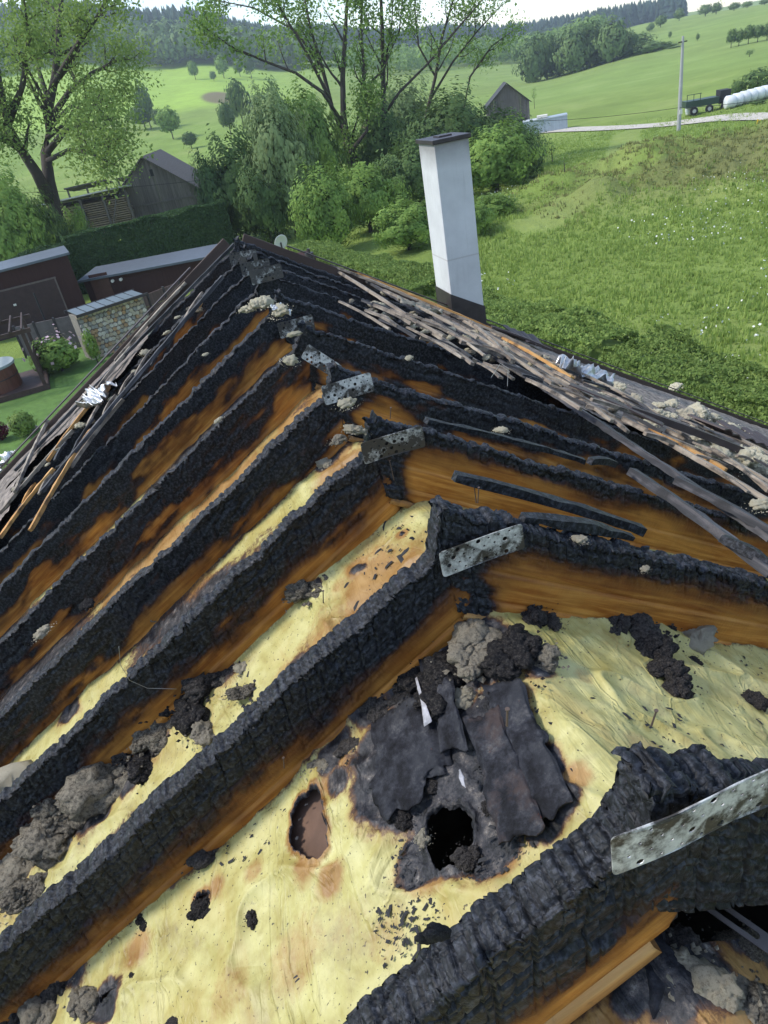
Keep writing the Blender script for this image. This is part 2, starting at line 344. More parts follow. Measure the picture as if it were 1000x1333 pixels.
def path_dist(x, y, pts):
    best = np.full(x.shape, 1e9)
    for (ax, ay), (bx, by) in zip(pts[:-1], pts[1:]):
        dx, dy = bx-ax, by-ay; t = np.clip(((x-ax)*dx+(y-ay)*dy)/(dx*dx+dy*dy), 0, 1); best = np.minimum(best, np.hypot(x-ax-t*dx, y-ay-t*dy))
    return best
MOWN = [tuple(ground_at(*p)[:2]) for p in [(700, 292), (745, 262), (790, 228), (806, 200), (815, 175), (850, 162)]]
az_in = np.radians(np.linspace(-26, 58, 520)); az_out = np.radians(np.linspace(58, 334, 90))[1:]
azs = np.concatenate([az_in, az_out]); rr = np.concatenate([[0.0], np.geomspace(6, 150, 300), np.geomspace(150, 1500, 180)[1:]])
A_, R_ = np.meshgrid(azs, rr, indexing='ij'); gx = (np.sin(A_)*R_).ravel(); gy = (np.cos(A_)*R_).ravel()
gzv = terr(gx, gy); na, nr = len(azs), len(rr)
ii, jj = np.meshgrid(np.arange(na), np.arange(nr-1), indexing='ij'); i2 = (ii+1) % na
Fq = np.stack([ii*nr+jj, ii*nr+jj+1, i2*nr+jj+1, i2*nr+jj], -1).reshape(-1, 4)
P3 = np.stack([gx, gy, gx*0], 1); dd = np.hypot(gx, gy); aa = np.degrees(np.arctan2(gx, gy))
n1 = fbm(P3/9, 4, 21)[:, None]; n2 = fbm(P3/60, 4, 31)[:, None]; n3 = fbm(P3/1.8, 3, 41)[:, None]
grass = np.array([.225, .295, .07]); lush = np.array([.225, .335, .065]); dry = np.array([.30, .30, .12]); bright = np.array([.34, .48, .08]); soil = np.array([.20, .155, .095])
cg = grass*(1+.25*n1+.15*n3)*(1-sst(n2, -.2, .5)*.6)+lush*(1+.2*n1)*sst(n2, -.2, .5)*.6
cg = cg+(dry-cg)*(sst(n1, .1, .6)*.35)
def mixc(c, w, k): w = np.clip(w, 0, 1).reshape(-1, 1); return c*(1-w)+k*w
cg = mixc(cg, sst(dd, 300, 340)*(1-sst(dd, 540, 580))*(1-sst(aa, 6, 14)), bright*(1+.15*n1))  # far left field: its sunlit brightness is painted into the grass colour
cg = mixc(cg, sst(dd, 110, 200)*sst(aa, 20, 27)*.45, np.array([.24, .31, .10])*(1+.2*n1))
pd = path_dist(gx, gy, MOWN); cg = mixc(cg, (1-sst(pd, .9, 1.7))*.6, np.array([.29, .34, .10])*(1+.15*n3))
u = (gx-MOUND[0])/17; v = (gy-MOUND[1])/11; gm = np.exp(-(u*u+v*v)); cg = mixc(cg, sst(gm, .35, .85)*sst(n1[:, 0]+n3[:, 0]*.7, -.2, .4)*.65, np.array([.15, .125, .065])*(1+.5*n3))
u = (gx-DITCH[0]); v = (gy-DITCH[1]); c, s_ = math.cos(.5), math.sin(.5); dt = np.exp(-(((u*c+v*s_)/7)**2+((-u*s_+v*c)/3)**2)); cg = mixc(cg, sst(dt, .3, .7)*.85, np.array([.24, .18, .11])*(1+.3*n3))
bp = ground_at(288, 128)[:2]; cg = mixc(cg, 1-sst(np.hypot((gx-bp[0])/9, (gy-bp[1])/32), .7, 1.), soil)
cg = np.clip(cg, .01, .9)
tt = NT('meadow_grass'); ca = tt.attr('gcol', 'Color'); nn = tt.noise(1.3, 8, .7); nm = tt.noise(.25, 5, .6); nh = tt.noise(9, 4, .7)
cc = tt.mix(tt.ramp(nn, [(.3, .5), (.7, 0.)]), ca, tt.mix(.3, ca, (.05, .10, .02)))
cc = tt.mix(tt.ramp(nm, [(.4, 0.), (.7, .35)]), cc, (.15, .22, .045)); cc = tt.mix(tt.ramp(nh, [(.62, 0.), (.75, .3)]), cc, (.24, .27, .11))
M_GRASS = tt.out(cc, .95, tt.bump(nn, .9, .35, tt.bump(nh, .6, .06)), 0, .1)
me = mesh_np('ground', np.stack([gx, gy, gzv], 1), Fq, True, M_GRASS); cattr(me, 'gcol', cg)
struct('ground', me)
# gravel road
M_GRAVEL = m_simple('pale_gravel', (.50, .45, .38), .95, .2, 2.5, .4, .03)
def ribbon(pts, w, off, nsub=14):
    P = []
    for (a, b) in zip(pts[:-1], pts[1:]):
        for k in range(nsub): t = k/nsub; P.append((a[0]*(1-t)+b[0]*t, a[1]*(1-t)+b[1]*t))
    P.append(tuple(pts[-1][:2])); P = np.array(P); D = np.gradient(P, axis=0); D /= np.linalg.norm(D, axis=1)[:, None]; N = np.stack([-D[:, 1], D[:, 0]], 1)
    V = []
    for s in (-1, -.33, .33, 1):
        q = P+N*s*w/2; V.append(np.concatenate([q, terr(q[:, 0], q[:, 1])[:, None]+off], 1))
    V = np.stack(V, 1).reshape(-1, 3); n = len(P); Fc = [(i*4+k, i*4+k+1, (i+1)*4+k+1, (i+1)*4+k) for i in range(n-1) for k in range(3)]
    return V, np.array(Fc)
rp_ = [on_z(*p, -.3)[:2] for p in [(655, 168), (738, 162), (800, 159.5), (870, 156.5), (940, 155.5), (1000, 157), (1080, 160)]]
V, Fc = ribbon(rp_, 3.6, .10); struct('gravel_road', mesh_np('gravel_road', V, Fc, True, M_GRAVEL))

# ------------------------------------------------------------------ foliage generators
def leaf_quads(C, size, seed=0, asp=.55, flat=0.0, outward=None):
    r = np.random.default_rng(seed); n = len(C); d = r.normal(size=(n, 3)); 
    if outward is not None: d = d*.8+outward
    d /= np.linalg.norm(d, axis=1)[:, None]; a = np.cross(d, r.normal(size=(n, 3))); a /= np.linalg.norm(a, axis=1)[:, None]; b = np.cross(d, a)
    sz = size*(.6+.8*r.random((n, 1))); a = a*sz; b = b*sz*asp
    V = np.stack([C-a, C-b*.9, C+a, C+b*.9], 1).reshape(-1, 3); return V, np.arange(n*4).reshape(n, 4)
def blob_leaves(n, leaf, seed, lump=.3, freq=2.2, shell=.55, flatb=.75):
    r = np.random.default_rng(seed); d = r.normal(size=(n, 3)); d /= np.linalg.norm(d, axis=1)[:, None]
    d[:, 2] = np.where(d[:, 2] < 0, d[:, 2]*flatb, d[:, 2]); rad = shell+(1-shell)*r.random(n)**.5
    rad = rad*(1+lump*fbm(d*freq+seed*3.1, 3, seed)*1.6)
    rad = rad*(1-.16*(fbm(d*freq*3+seed, 2, seed+3) > .15))
    P = d*rad[:, None]; return leaf_quads(P, leaf, seed, .6, outward=d*.5)
def bush_mesh(name, n, leaf, seed, mat, **k): V, Fc = blob_leaves(n, leaf, seed, **k); return mesh_np(name, V, Fc, False, mat)
BM = {}
def bushm(mat, v, n, leaf, **k):
    key = (mat.name, v, n, leaf)
    if key not in BM: BM[key] = bush_mesh('foliage', n, leaf, 50+v*13, mat, **k)
    return BM[key]
trunk_me = MB().tube([(0, 0, -.2), (.02, .01, .25), (-.01, .03, .6), (.03, 0, 1)], [.07, .05, .035, .015], 6).me('trunk', M_BARK, True)
def crown_tree(name, label, cat, px, py, dist, wpx, hpx, mat, n=2600, leaf=.09, v=0, group=None, trunkf=.15, base=None, lump=.3, wr=1.0, freq_=2.2):
    """px,py: foot of the plant in the photo (hidden or not); wpx,hpx: size of the whole plant in photo pixels"""
    p = at(px, py, dist) if base is None else base; g = gz(p[0], p[1]); k = zdepth(p)/F_PX
    w = wpx*k/2; top = p[2]+hpx*k; h = max(top-g, .5); t = thing(name, label, cat, (p[0], p[1], g), rnd.uniform(0, 6.28), group)
    cz = h*(trunkf+(1-trunkf)/2); rz = h*(1-trunkf)/2*1.08
    obj('crown', bushm(mat, v, n, leaf, lump=lump, freq=freq_), t, mw=Matrix.Translation((p[0], p[1], g+cz)) @ Matrix.Rotation(rnd.uniform(0, 6.28), 4, 'Z') @ Matrix.Diagonal((w, w*wr, rz, 1)))
    obj('trunk', trunk_me, t, mw=Matrix.Translation((p[0], p[1], g)) @ Matrix.Diagonal((w*.9+.3, w*.9+.3, h*.8, 1)))
    return t
#MARK_BACK
# ================================================================== THE BURNT HOUSE
RXW = RX*S
HB = (RXW, 3.6, 0.0)
house = thing('burnt_house', 'fire-gutted house whose open pitched roof of charred rafters fills the foreground', 'house', HB)
HALF = 6.8*S; YF = 6.9*S; YN = -1.6
EAVE = CZ-S-HALF*T-.35
M_WALL = m_simple('cream_plaster', (.52, .50, .45), .9, .08, 3, .2, .004)
M_SOOTBOARD = m_simple('sooty_board', (.05, .045, .042), .9, .5, 5, .5, .01)
w = MB().box(RXW-HALF+.6, YN, 0, RXW-HALF+.9, YF-.2, EAVE+.1).build('wall', M_WALL, house)
w = MB().box(RXW+HALF-.9, YN, 0, RXW+HALF-.6, YF-.2, EAVE+.1).build('wall', M_WALL, house)
for y0, y1 in ((YF-.5, YF-.2), (YN, YN+.3)):
    x0, x1 = RXW-HALF+.9, RXW+HALF-.9; pk = plane(1)(RXW)-.62; ez = pk-(x1-RXW)*T
    MB().prism([(x0, 0), (x1, 0), (x1, ez), (RXW, pk), (x0, ez)], y0, y1).build('gable_wall', M_WALL, house)
MB().box(RXW-HALF+.9, YN+.3, 1.7, RXW+HALF-.9, YF-.5, 1.9).build('attic_floor', M_SOOTBOARD, house)

# ---- rafters
def frame(side, y, drop=0.0, s=0.0, z=0.0):
    X = Vector((side*CP, 0, -SP)); N = Vector((side*SP, 0, CP)); Yv = N.cross(X)
    o = Vector((RXW, y, CZ-S*(1+drop))) + X*s + N*z
    M = Matrix.Identity(4)
    for i in range(3): M[i][0] = X[i]; M[i][1] = Yv[i]; M[i][2] = N[i]; M[i][3] = o[i]
    return M
def rafter(y, side, w, D, drop, res, svis, thr, seed, amp=.35, cell=(.027, .036), disp=.008, Ltot=None, steps=(), topamp=.012, patches=(), bow=0.0, lift=0.0):
    Ltot = Ltot or HALF/CP
    s = np.concatenate([np.arange(0, svis, res), np.arange(svis, Ltot+.1, .12)])
    vf = np.arange(0, D, res); nt = max(int(w/res), 4); vt = np.linspace(0, w, nt+1)
    vb = np.arange(0, D, max(res*3, .02)); near = -side    # local y sign of the face towards the camera
    prof = [(near*w/2, -D+v, near, 0., 1-v/D) for v in vf] + [(near*(w/2-v), 0, 0., 1., 0.) for v in vt] + [(-near*w/2, -v, -near, 0., .0) for v in vb[1:]] + [(-near*w/2, -D, -near, 0., 0.)]
    prof = np.array(prof); per = np.concatenate([vf, D+vt, D+w+vb[1:], [D+w+D]]); npf = len(prof)
    Sg, Pg = np.meshgrid(s, np.arange(npf), indexing='ij'); Sg = Sg.ravel(); Pg = Pg.ravel(); p = prof[Pg]; q = per[Pg]
    sgrain = Sg + .02*vn(np.stack([Sg*5, q*9, Sg*0], 1), seed)
    e, cr = blocks(sgrain/cell[0]+.35*vn(np.stack([Sg*9, q*16, Sg*0], 1), seed+4), q/cell[1]+.25*vn(np.stack([Sg*8, q*8, Sg*0], 1), seed+1), seed)
    e2, cr2 = blocks(sgrain/cell[0]/3.1, q/cell[1]/1.6+.3*vn(np.stack([Sg*2, q*3, Sg*0], 1), seed+8), seed+5)
    P = np.stack([Sg, q, Sg*0+seed], 1)
    lowf = fbm(P*np.array([2.2, 5, 1]), 4, seed+2)
    vfrac = p[:, 4]; isn = (np.abs(p[:, 2]-near) < .01)
    fl = fbm(P*np.array([3.0, 9, 1]), 4, seed+9)
    fl2 = fbm(P*np.array([9., 26, 1]), 4, seed+10)
    th = thr(Sg) if callable(thr) else thr
    wood = np.where(isn, (vfrac-th)+fl*amp+fl2*amp*.45, -1.)
    wood = np.clip(.5+wood*1.35, 0, 1)
    for (ps, pv, rs, rv, st) in patches:
        g = .75-np.sqrt(((Sg-ps)/rs)**2+((vfrac-pv)/rv)**2)+fl*.7+fl2*.5
        wood = np.maximum(wood, np.where(isn, np.clip(g*1.3, 0, .8)*st, 0))
    wood = wood*sst(Sg+fl*.12-.10*vfrac*0, .03, .20 if side > 0 else .10)
    ch = 1-sst(wood, .3, .6)
    dsp = ch*(-disp*1.15*(1-sst(e, .0, .13)) + disp*.45*(cr-.5) - disp*1.6*(1-sst(e2, .01, .12)) + disp*.45*(cr2-.5) + lowf*topamp*.6) - (1-ch)*0 + ch*.0
    # whole scales missing here and there
    dsp -= ch*disp*1.6*(fbm(P*np.array([6, 14, 1]), 2, seed+12) > .42)
    for (sv, off) in steps: dsp += np.where(isn, off*sst(vfrac, sv-.012, sv+.012), 0) - np.where(isn, .006*np.exp(-((vfrac-sv)/.02)**2), 0)
    ny, nzv_ = p[:, 2], p[:, 3]
    cornr = np.where(nzv_ > .5, (np.abs(p[:, 0])/(w/2))**4, 0)
    yy = p[:, 0] + ny*dsp; zz = p[:, 1] + nzv_*(dsp - cornr*.012)
    sl_e, sl_c = blocks(Sg/.038+.3*vn(np.stack([Sg*7, p[:, 0]*12, Sg*0], 1), seed+51), Sg*0+.5, seed+3); slice_ = topamp*1.5*(sl_c-.5)-topamp*1.2*(1-sst(sl_e, .0, .3))*(1-sst(wood, .2, .5))
    er = topamp*1.8*fbm(np.stack([Sg*3.5, Sg*0+y, Sg*0], 1), 4, seed+21)+slice_
    wt = sst(1+p[:, 1]/D, .55, 1.)
    zz = zz + er*wt
    yy = yy*(1+.10*fbm(np.stack([Sg*4, Sg*0, q*6], 1), 3, seed+31)*ch) - near*0
    zz = zz + bow*np.sin(np.clip(Sg/svis, 0, 1)*math.pi)
    zz = zz + (lift*(1-sst(Sg, -.02, .22)) - (.02 if side < 0 else 0)*np.exp(-((Sg-.17)/.12)**2))*wt
    s0 = -p[:, 1]*T-(.07 if side < 0 else .02); xx = s0 + Sg*(Ltot-s0)/Ltot - ch*.0
    V = np.stack([xx, yy, zz], 1)
    ns = len(s); a, b = np.meshgrid(np.arange(ns-1), np.arange(npf-1), indexing='ij'); i0 = a*npf+b
    Fc = np.stack([i0, i0+1, i0+npf+1, i0+npf], -1).reshape(-1, 4)
    if side < 0: Fc = Fc[:, ::-1]
    if near > 0: pass
    bot = np.stack([np.arange(ns-1)*npf+npf-1, np.arange(ns-1)*npf, np.arange(1, ns)*npf, np.arange(1, ns)*npf+npf-1], -1)
    Fc = np.concatenate([Fc, bot if side > 0 else bot[:, ::-1]])
    me = mesh_np('rafter', V, Fc, True, M_BURNT); fattr(me, 'wood', wood)
    o = obj('rafter', me, house, mw=frame(side, y, drop)); return o
def lower_board(raf, y, side, w, D, drop, h, mat=None, svis=3.2, th=.02, off=.0):
    mb = MB(); near = -side; L = HALF/CP; zt = -D+off
    V = []; ns = 60; ss = np.concatenate([np.linspace(0, svis, 48), np.linspace(svis, L, 12)[1:]])
    for i, s_ in enumerate(ss):
        jig = .004*math.sin(s_*5+y); s0 = -(zt-h/2)*T
        for yy, z_ in ((near*(w/2-.03), zt), (near*(w/2+th), zt+.0), (near*(w/2+th), zt-h), (near*(w/2-.03), zt-h)):
            V.append((max(s_, 0)*(L-s0)/L+s0, yy+jig, z_+jig))
    n = len(ss); Fc = [(i*4+k, i*4+(k+1) % 4, (i+1)*4+(k+1) % 4, (i+1)*4+k) for i in range(n-1) for k in range(4)]
    me = mesh_np('lower_board', np.array(V), np.array(Fc)[:, ::-1] if side > 0 else np.array(Fc), False, mat or M_LIGHTWOOD)
    return obj('lower_board', me, raf, mw=frame(side, y, drop))
# ---- nail plates with real holes
import bmesh
def plate_mesh(W=.30, H=.105, nx=8, ny=4, rad=.0052, seed=1, bend=.006, big=(3,)):
    bm = bmesh.new(); r = random.Random(seed); c = .012; edges = []
    def loop(pts):
        vs_ = [bm.verts.new((x, y, 0)) for x, y in pts]; return [bm.edges.new((vs_[i], vs_[(i+1) % len(vs_)])) for i in range(len(vs_))]
    out = []
    for cx, cy, a0 in ((W/2-c, H/2-c, 0), (-W/2+c, H/2-c, 90), (-W/2+c, -H/2+c, 180), (W/2-c, -H/2+c, 270)):
        for k in range(4): a = math.radians(a0+30*k); out.append((cx+c*math.cos(a), cy+c*math.sin(a)))
    edges += loop(out)
    for i in range(nx):
        for j in range(ny):
            if r.random() < .1: continue
            x = -W/2+(i+.5)*W/nx+(.25 if j % 2 else -.25)*W/nx; y = -H/2+(j+.5)*H/ny*1.0; rr_ = rad*(1.7 if r.random() < .3 else .85)
            if abs(x) > W/2-.012: continue
            edges += loop([(x+rr_*math.cos(t*math.pi/4), y+rr_*math.sin(t*math.pi/4)) for t in range(8)])
    bmesh.ops.triangle_fill(bm, edges=edges, use_beauty=True)
    bmesh.ops.subdivide_edges(bm, edges=[e for e in bm.edges if e.calc_length() > .05], cuts=2)
    g = bmesh.ops.extrude_face_region(bm, geom=bm.faces[:]); bmesh.ops.translate(bm, verts=[v for v in g['geom'] if isinstance(v, bmesh.types.BMVert)], vec=(0, 0, .0022))
    for v in bm.verts: v.co.z += bend*math.sin(v.co.x*14+seed)+bend*.6*(v.co.y/H)*math.cos(v.co.x*9)
    bmesh.ops.recalc_face_normals(bm, faces=bm.faces[:])
    me = bpy.data.meshes.new('nail_plate'); bm.to_mesh(me); bm.free(); return me
def plate(raf, px, py, Y, ang, mat, W=.30, H=.105, seed=1, tilt=0, bend=.005, loose=None, nx=8, ny=4):
    me = plate_mesh(W, H, seed=seed, bend=bend, nx=nx, ny=ny); me.materials.append(mat); c = on_y(px, py, Y)
    M = Matrix.Translation(Vector(c)) @ Matrix.Rotation(math.radians(ang), 4, 'Y') @ Matrix.Rotation(math.radians(90+tilt), 4, 'X')
    return obj('nail_plate', me, raf, mw=M)

yR = [.64, 1.56, 2.26, 2.90, 3.64, 4.44, 5.12, 5.74, 6.27, 6.78]        # roof units
Wd = [.12, .105, .09, .08, .075, .075, .07, .07, .07, .07]
DL = [.37, .37, .34, .34, .34, .34, .33, .33, .32, .3]
res = [.0050, .0060, .0075, .010, .013, .017, .022, .025, .028, .03]
dropL = [.06, .075, .075, .075, .07, .06, .06, .055, .05, .04]; dropR = [-.03, -.02, -.01, 0, 0, 0, 0, 0, 0, 0]
thL = [lambda s: .93-.10*np.clip((s-.1)*3, 0, 1), lambda s: .68-.0*s, lambda s: .62+.05*np.sin(s*3), lambda s: .66+.12*np.sin(s*2.3+1), .68, .62, .72, .78, .9, 1.3]
thR = [1.15, lambda s: .36+.35*np.exp(-(s/.25)**2), lambda s: .28+.45*np.exp(-(s/.13)**2), .5, .62, .68, .8, .9, 1.0, 1.3]
patL = [(), ((.25, .85, .18, .1, 1),), ((.5, .75, .3, .35, 1), (1.6, .75, .5, .3, .9)), ((.95, .6, .3, .3, .8), (2.2, .7, .5, .25, .9)), ((.35, .6, .25, .35, .9), (1.6, .6, .8, .4, .95), (2.6, .5, .3, .4, .9)),
        ((1.4, .6, .35, .4, .8), (.5, .7, .3, .3, .8), (3, .6, .4, .5, .9)), ((1.3, .55, .4, .45, .95), (2.5, .6, .3, .4, .9)), ((1.7, .5, .3, .4, .9), (.7, .6, .2, .3, .8)), ((1.2, .5, .6, .5, .9), (2.4, .5, .4, .5, .9)), ()]
patR = [(), (), ((.22, .6, .12, .3, 1),), ((.65, .6, .3, .45, 1), (1.5, .6, .35, .4, .9), (.1, .7, .1, .2, .8)), ((.9, .6, .4, .4, .9), (1.9, .6, .4, .5, .95)), ((1.4, .6, .3, .4, .9), (.6, .5, .2, .3, .8)),
        ((.9, .6, .35, .4, .9), (1.7, .5, .3, .5, .9)), ((.5, .6, .35, .4, .95), (1.5, .5, .3, .3, .8)), ((1.2, .5, .3, .5, .8),), ()]
RL = []; RR = []
for i, y in enumerate(yR):
    big = i == 0; cell = ((.044, .060), (.028, .046), (.028, .044), (.034, .044))[min(i, 3)]
    dsp = (.009, .0078, .0075, .007)[min(i, 3)]
    L = rafter(y*S, -1, Wd[i], DL[i], dropL[i], res[i], (1.5, 2.9, 3.0, 3.2, 3.4, 3.4, 3.6, 3.8, 4.0, 4.0)[i], thL[i], 11+i, (.35, .2, .3, .4, .5, .5, .5, .5, .5, .4)[i], cell, dsp, patches=patL[i], lift=(dropL[i]-dropR[i])*S, topamp=(.014, .010, .009, .009, .009, .010, .010, .010, .010, .010)[i], steps=(() if i in (0,) else ((.8, .008),)))
    R = rafter(y*S, 1, Wd[i], DL[i], dropR[i], res[i] if i != 0 else .006, (1.1, 1.9, 2.6, 3.2, 3.4, 3.8, 4, 4, 4, 4)[i], thR[i], 41+i, (.3, .14, .2, .4, .5, .5, .5, .5, .5, .4)[i], cell, dsp, patches=patR[i], topamp=(.016, .011, .010, .010, .010, .010, .010, .010, .010, .010)[i], steps=(() if i == 0 else ((.52, .006), (.83, .01))))
    RL.append(L); RR.append(R)
    if 0 < i < 7:
        lower_board(L, y*S, -1, Wd[i], DL[i], dropL[i], .045 if i > 1 else .05); lower_board(R, y*S, 1, Wd[i], DL[i], dropR[i], .03)
RL[0]['label'] = 'nearest left rafter, thick and blistered black'; RR[0]['label'] = 'nearest right rafter, deeply blistered at its peak'
lower_board(RL[0], yR[0]*S, -1, Wd[0], DL[0], dropL[0], .045, M_LIGHTWOOD, th=.012); 
plate(RR[0], 920, 1062, .575, -2, M_PLATE, .42, .125, 3, 0, .006, nx=9)
plate(RR[1], 628, 716, 1.492, -2, M_PLATE, .305, .105, 4, 0, .004)
plate(RR[2], 512, 579, 2.19, -1, M_PLATE_B, .285, .105, 5, 0, .005)
plate(RR[3], 453, 506, 2.83, -2, M_PLATE, .275, .105, 6, -8, .003)
plate(RL[4], 419, 471, 3.55, 47, M_PLATE, .27, .10, 7, -16, .004)
plate(RR[5], 386, 425, 4.36, -1, M_PLATE_B, .28, .12, 8, -6, .005)
plate(RR[6], 347, 357, 5.02, -1, M_PLATE_D, .28, .12, 9, -10, .012)
plate(RR[7], 333, 348, 5.65, 2, M_PLATE_D, .28, .12, 10, -10, .012)
plate(RR[8], 317, 335, 6.2, 4, M_PLATE_D, .28, .12, 12, -12, .012)
# second plate edge showing behind the B plate
plate(RL[1], 590, 706, 1.62, 5, M_PLATE_D, .2, .09, 14)

# ---- vapour membranes between the rafters
def mem_z(x, y, dl, dr):
    zl = CZ+S*(-1-dl)+T*(x-RXW); zr = CZ+S*(-1-dr)-T*(x-RXW); k = .05
    return (zl+zr)/2-np.sqrt(((zl-zr)/2)**2+k*k)*1.0+k*.6
def on_mem(px, py, dl, dr):
    r = ray(px, py); r = r/np.linalg.norm(r); d = .5
    for _ in range(1500):
        p = r*d; x, y, z = p[0], p[1], CZ+p[2]
        if z < mem_z(x, y, dl, dr): break
        d += .006
    return np.array([x, y, z])
def membrane(y0, y1, xl, xr, rs, dl, dr, seed, base=0.0, soot=(), scorch=(), holes=(), wr=.018, sag=.05, coarse=True, label=None, tears=()):
    xs = np.arange(xl, xr, rs); 
    xs = np.concatenate([np.arange(RXW-HALF+.95, xl-.06, .12), xs, np.arange(xr+.06, RXW+HALF-.95, .12)])
    ys = np.linspace(y0, y1, int((y1-y0)/rs)+2); X, Y = np.meshgrid(xs, ys, indexing='ij'); nx_, ny_ = X.shape; x = X.ravel(); y = Y.ravel()
    P = np.stack([x, y, x*0], 1); fr = np.clip((y-y0)/(y1-y0), 0, 1)
    fold = fbm(np.stack([x*3.0+.5*fbm(P*2, 2, seed)*2, y*.9, x*0], 1), 4, seed)
    rid = 1-np.abs(fbm(np.stack([x*2.2+y*1.1, y*2.2, x*0+3], 1), 3, seed+4))*2.2
    z = mem_z(x, y, dl, dr)-sag*np.sin(fr*math.pi)**.6 + wr*fold*1.3+wr*1.1*np.clip(rid, 0, 1)**4 + wr*.35*(1-np.abs(fbm(np.stack([x*9+y*4, y*5, x*0], 1), 3, seed+7))*2)
    so = np.zeros(len(x)); sc = np.zeros(len(x)); n = fbm(P*5, 5, seed+9)*.45
    wx = x+.07*fbm(P*7, 4, seed+40); wy = y+.07*fbm(P*7, 4, seed+41)
    for (px, py, r, st) in soot:
        c = on_mem(px, py, dl, dr); d = np.hypot(wx-c[0], wy-c[1])/r*.88; so = np.maximum(so, st*np.clip(1.5-d+n*1.2, 0, 1)); sc = np.maximum(sc, st*np.clip(1.75-d+n, 0, 1)*.8)
    for (px, py, r, st) in scorch:
        c = on_mem(px, py, dl, dr); d = np.hypot(x-c[0], y-c[1])/r; sc = np.maximum(sc, st*np.clip(1.5-d+n*1.2, 0, 1))
    z = z + so*.03*fbm(P*9, 4, seed+14)
    so = np.maximum(so, np.clip(base+1.3*fbm(P*np.array([1.6, 3, 1]), 5, seed+60), 0, 1)*(base > 0)); sc = np.maximum(sc, np.clip(base*1.3+1.2*fbm(P*2.1, 4, seed+61), 0, 1)*(base > 0))
    # scorched along the rafters
    edge = np.minimum(y-y0, y1-y); so = np.maximum(so, .42*np.clip(1-(edge)/.07+n*1.5, 0, 1))
    dead = np.zeros(len(x), bool)
    for (px, py, r, ex, rot, sd) in holes:
        c = on_mem(px, py, dl, dr); u = x-c[0]; v = y-c[1]; a = np.arctan2(v, u); q = a-rot
        R = r*(1/np.sqrt((np.cos(q))**2+(np.sin(q)/ex)**2))
        cs = np.stack([np.cos(a)*1.5, np.sin(a)*1.5, a*0+sd], 1); R = R*(1+.34*fbm(cs*1.8, 4, sd)); R = R*(1+(.75*np.maximum(0, np.cos(a-1.2))**5 if sd == 9 else 0))
        d = np.hypot(u, v); ins = d < R; near_ = ins & (d > R-rs*2.2)
        x = np.where(near_, c[0]+u/np.maximum(d, 1e-4)*R, x); y = np.where(near_, c[1]+v/np.maximum(d, 1e-4)*R, y)
        dead |= ins & ~near_; z = z + .018*np.exp(-((d/R-1.05)/.12)**2) - .012*near_
        sc = np.maximum(sc, np.clip(1-(d-R)/.035+n*.6, 0, 1)*.9*(d > R*.8)); so = np.maximum(so, np.clip(.6-(d-R)/.02, 0, .6))
    for i_ in range(2): pass
    V = np.stack([x, y, z], 1); a, b = np.meshgrid(np.arange(nx_-1), np.arange(ny_-1), indexing='ij'); i0 = a*ny_+b
    Fc = np.stack([i0, i0+ny_, i0+ny_+1, i0+1], -1).reshape(-1, 4); Fc = Fc[~dead[Fc].any(1)]
    me = mesh_np('membrane', V, Fc, True, M_MEMB); fattr(me, 'soot', so); fattr(me, 'scorch', sc); o = obj('membrane', me, house, mw=Matrix.Identity(4))
    if label: o['label'] = label
    return o
mdl = [.06+.36]+[dropL[i]+.31 for i in range(1, 9)]; 
DAB = (.40, .285)
HOLE_A = (582, 1078, .078, 1.25, .0, 5); HOLE_B = (402, 1082, .066, 1.75, .3, 9)
membrane(yR[0]*S, (yR[1]-.03)*S, -2.2, 2.6, .0075, *DAB, 3,
    soot=[(600, 850, .13, 1), (560, 905, .13, 1), (530, 960, .13, 1), (520, 1010, .11, 1), (585, 1000, .13, 1), (650, 930, .09, 1), (690, 1000, .07, 1), (720, 1050, .05, 1), (640, 1060, .08, 1), (575, 1090, .085, .9), (650, 850, .07, .9), (690, 865, .045, .8), (440, 985, .05, .8), (480, 930, .07, .9), (450, 1020, .04, .7), (30, 1290, .16, 1), (90, 1250, .10, .8), (130, 1310, .05, .7), (690, 790, .03, .7)],
    scorch=[(560, 1120, .07, .8), (650, 1110, .05, .8), (440, 1010, .06, .8), (400, 1120, .06, .8), (745, 1010, .05, .7), (680, 900, .06, .6), (280, 1150, .04, .6), (180, 1230, .07, .6), (380, 1250, .12, .45), (330, 1130, .05, .5), (300, 1290, .09, .4), (500, 1220, .07, .35), (430, 1140, .05, .7), (840, 960, .07, .4), (760, 870, .05, .4), (800, 830, .1, .3), (450, 1200, .09, .25)],
    holes=[HOLE_A, HOLE_B, (262, 1165, .018, 1.8, 1.2, 12), (139, 1290, .016, 2.6, 1.5, 13)], wr=.030, sag=.045, label='yellow membrane with a charred burn-through hole')
membrane((yR[1])*S, (yR[2]-.03)*S, -2.4, 1.6, .010, .40, .30, 8, base=.02,
    soot=[(290, 880, .08, .9), (240, 910, .09, 1), (200, 960, .09, 1), (150, 1000, .10, 1), (100, 1040, .09, .9), (60, 1100, .08, .8), (120, 1060, .10, .9), (180, 1000, .09, .9), (30, 1130, .09, .8), (470, 740, .025, .7), (410, 770, .03, .8), (330, 800, .04, .8)],
    scorch=[(465, 735, .07, .8), (520, 690, .02, .7), (440, 760, .05, .5), (180, 960, .14, .6), (80, 1080, .2, .6)], holes=[(523, 690, .008, 1.4, 1.3, 3)], wr=.030, sag=.03)
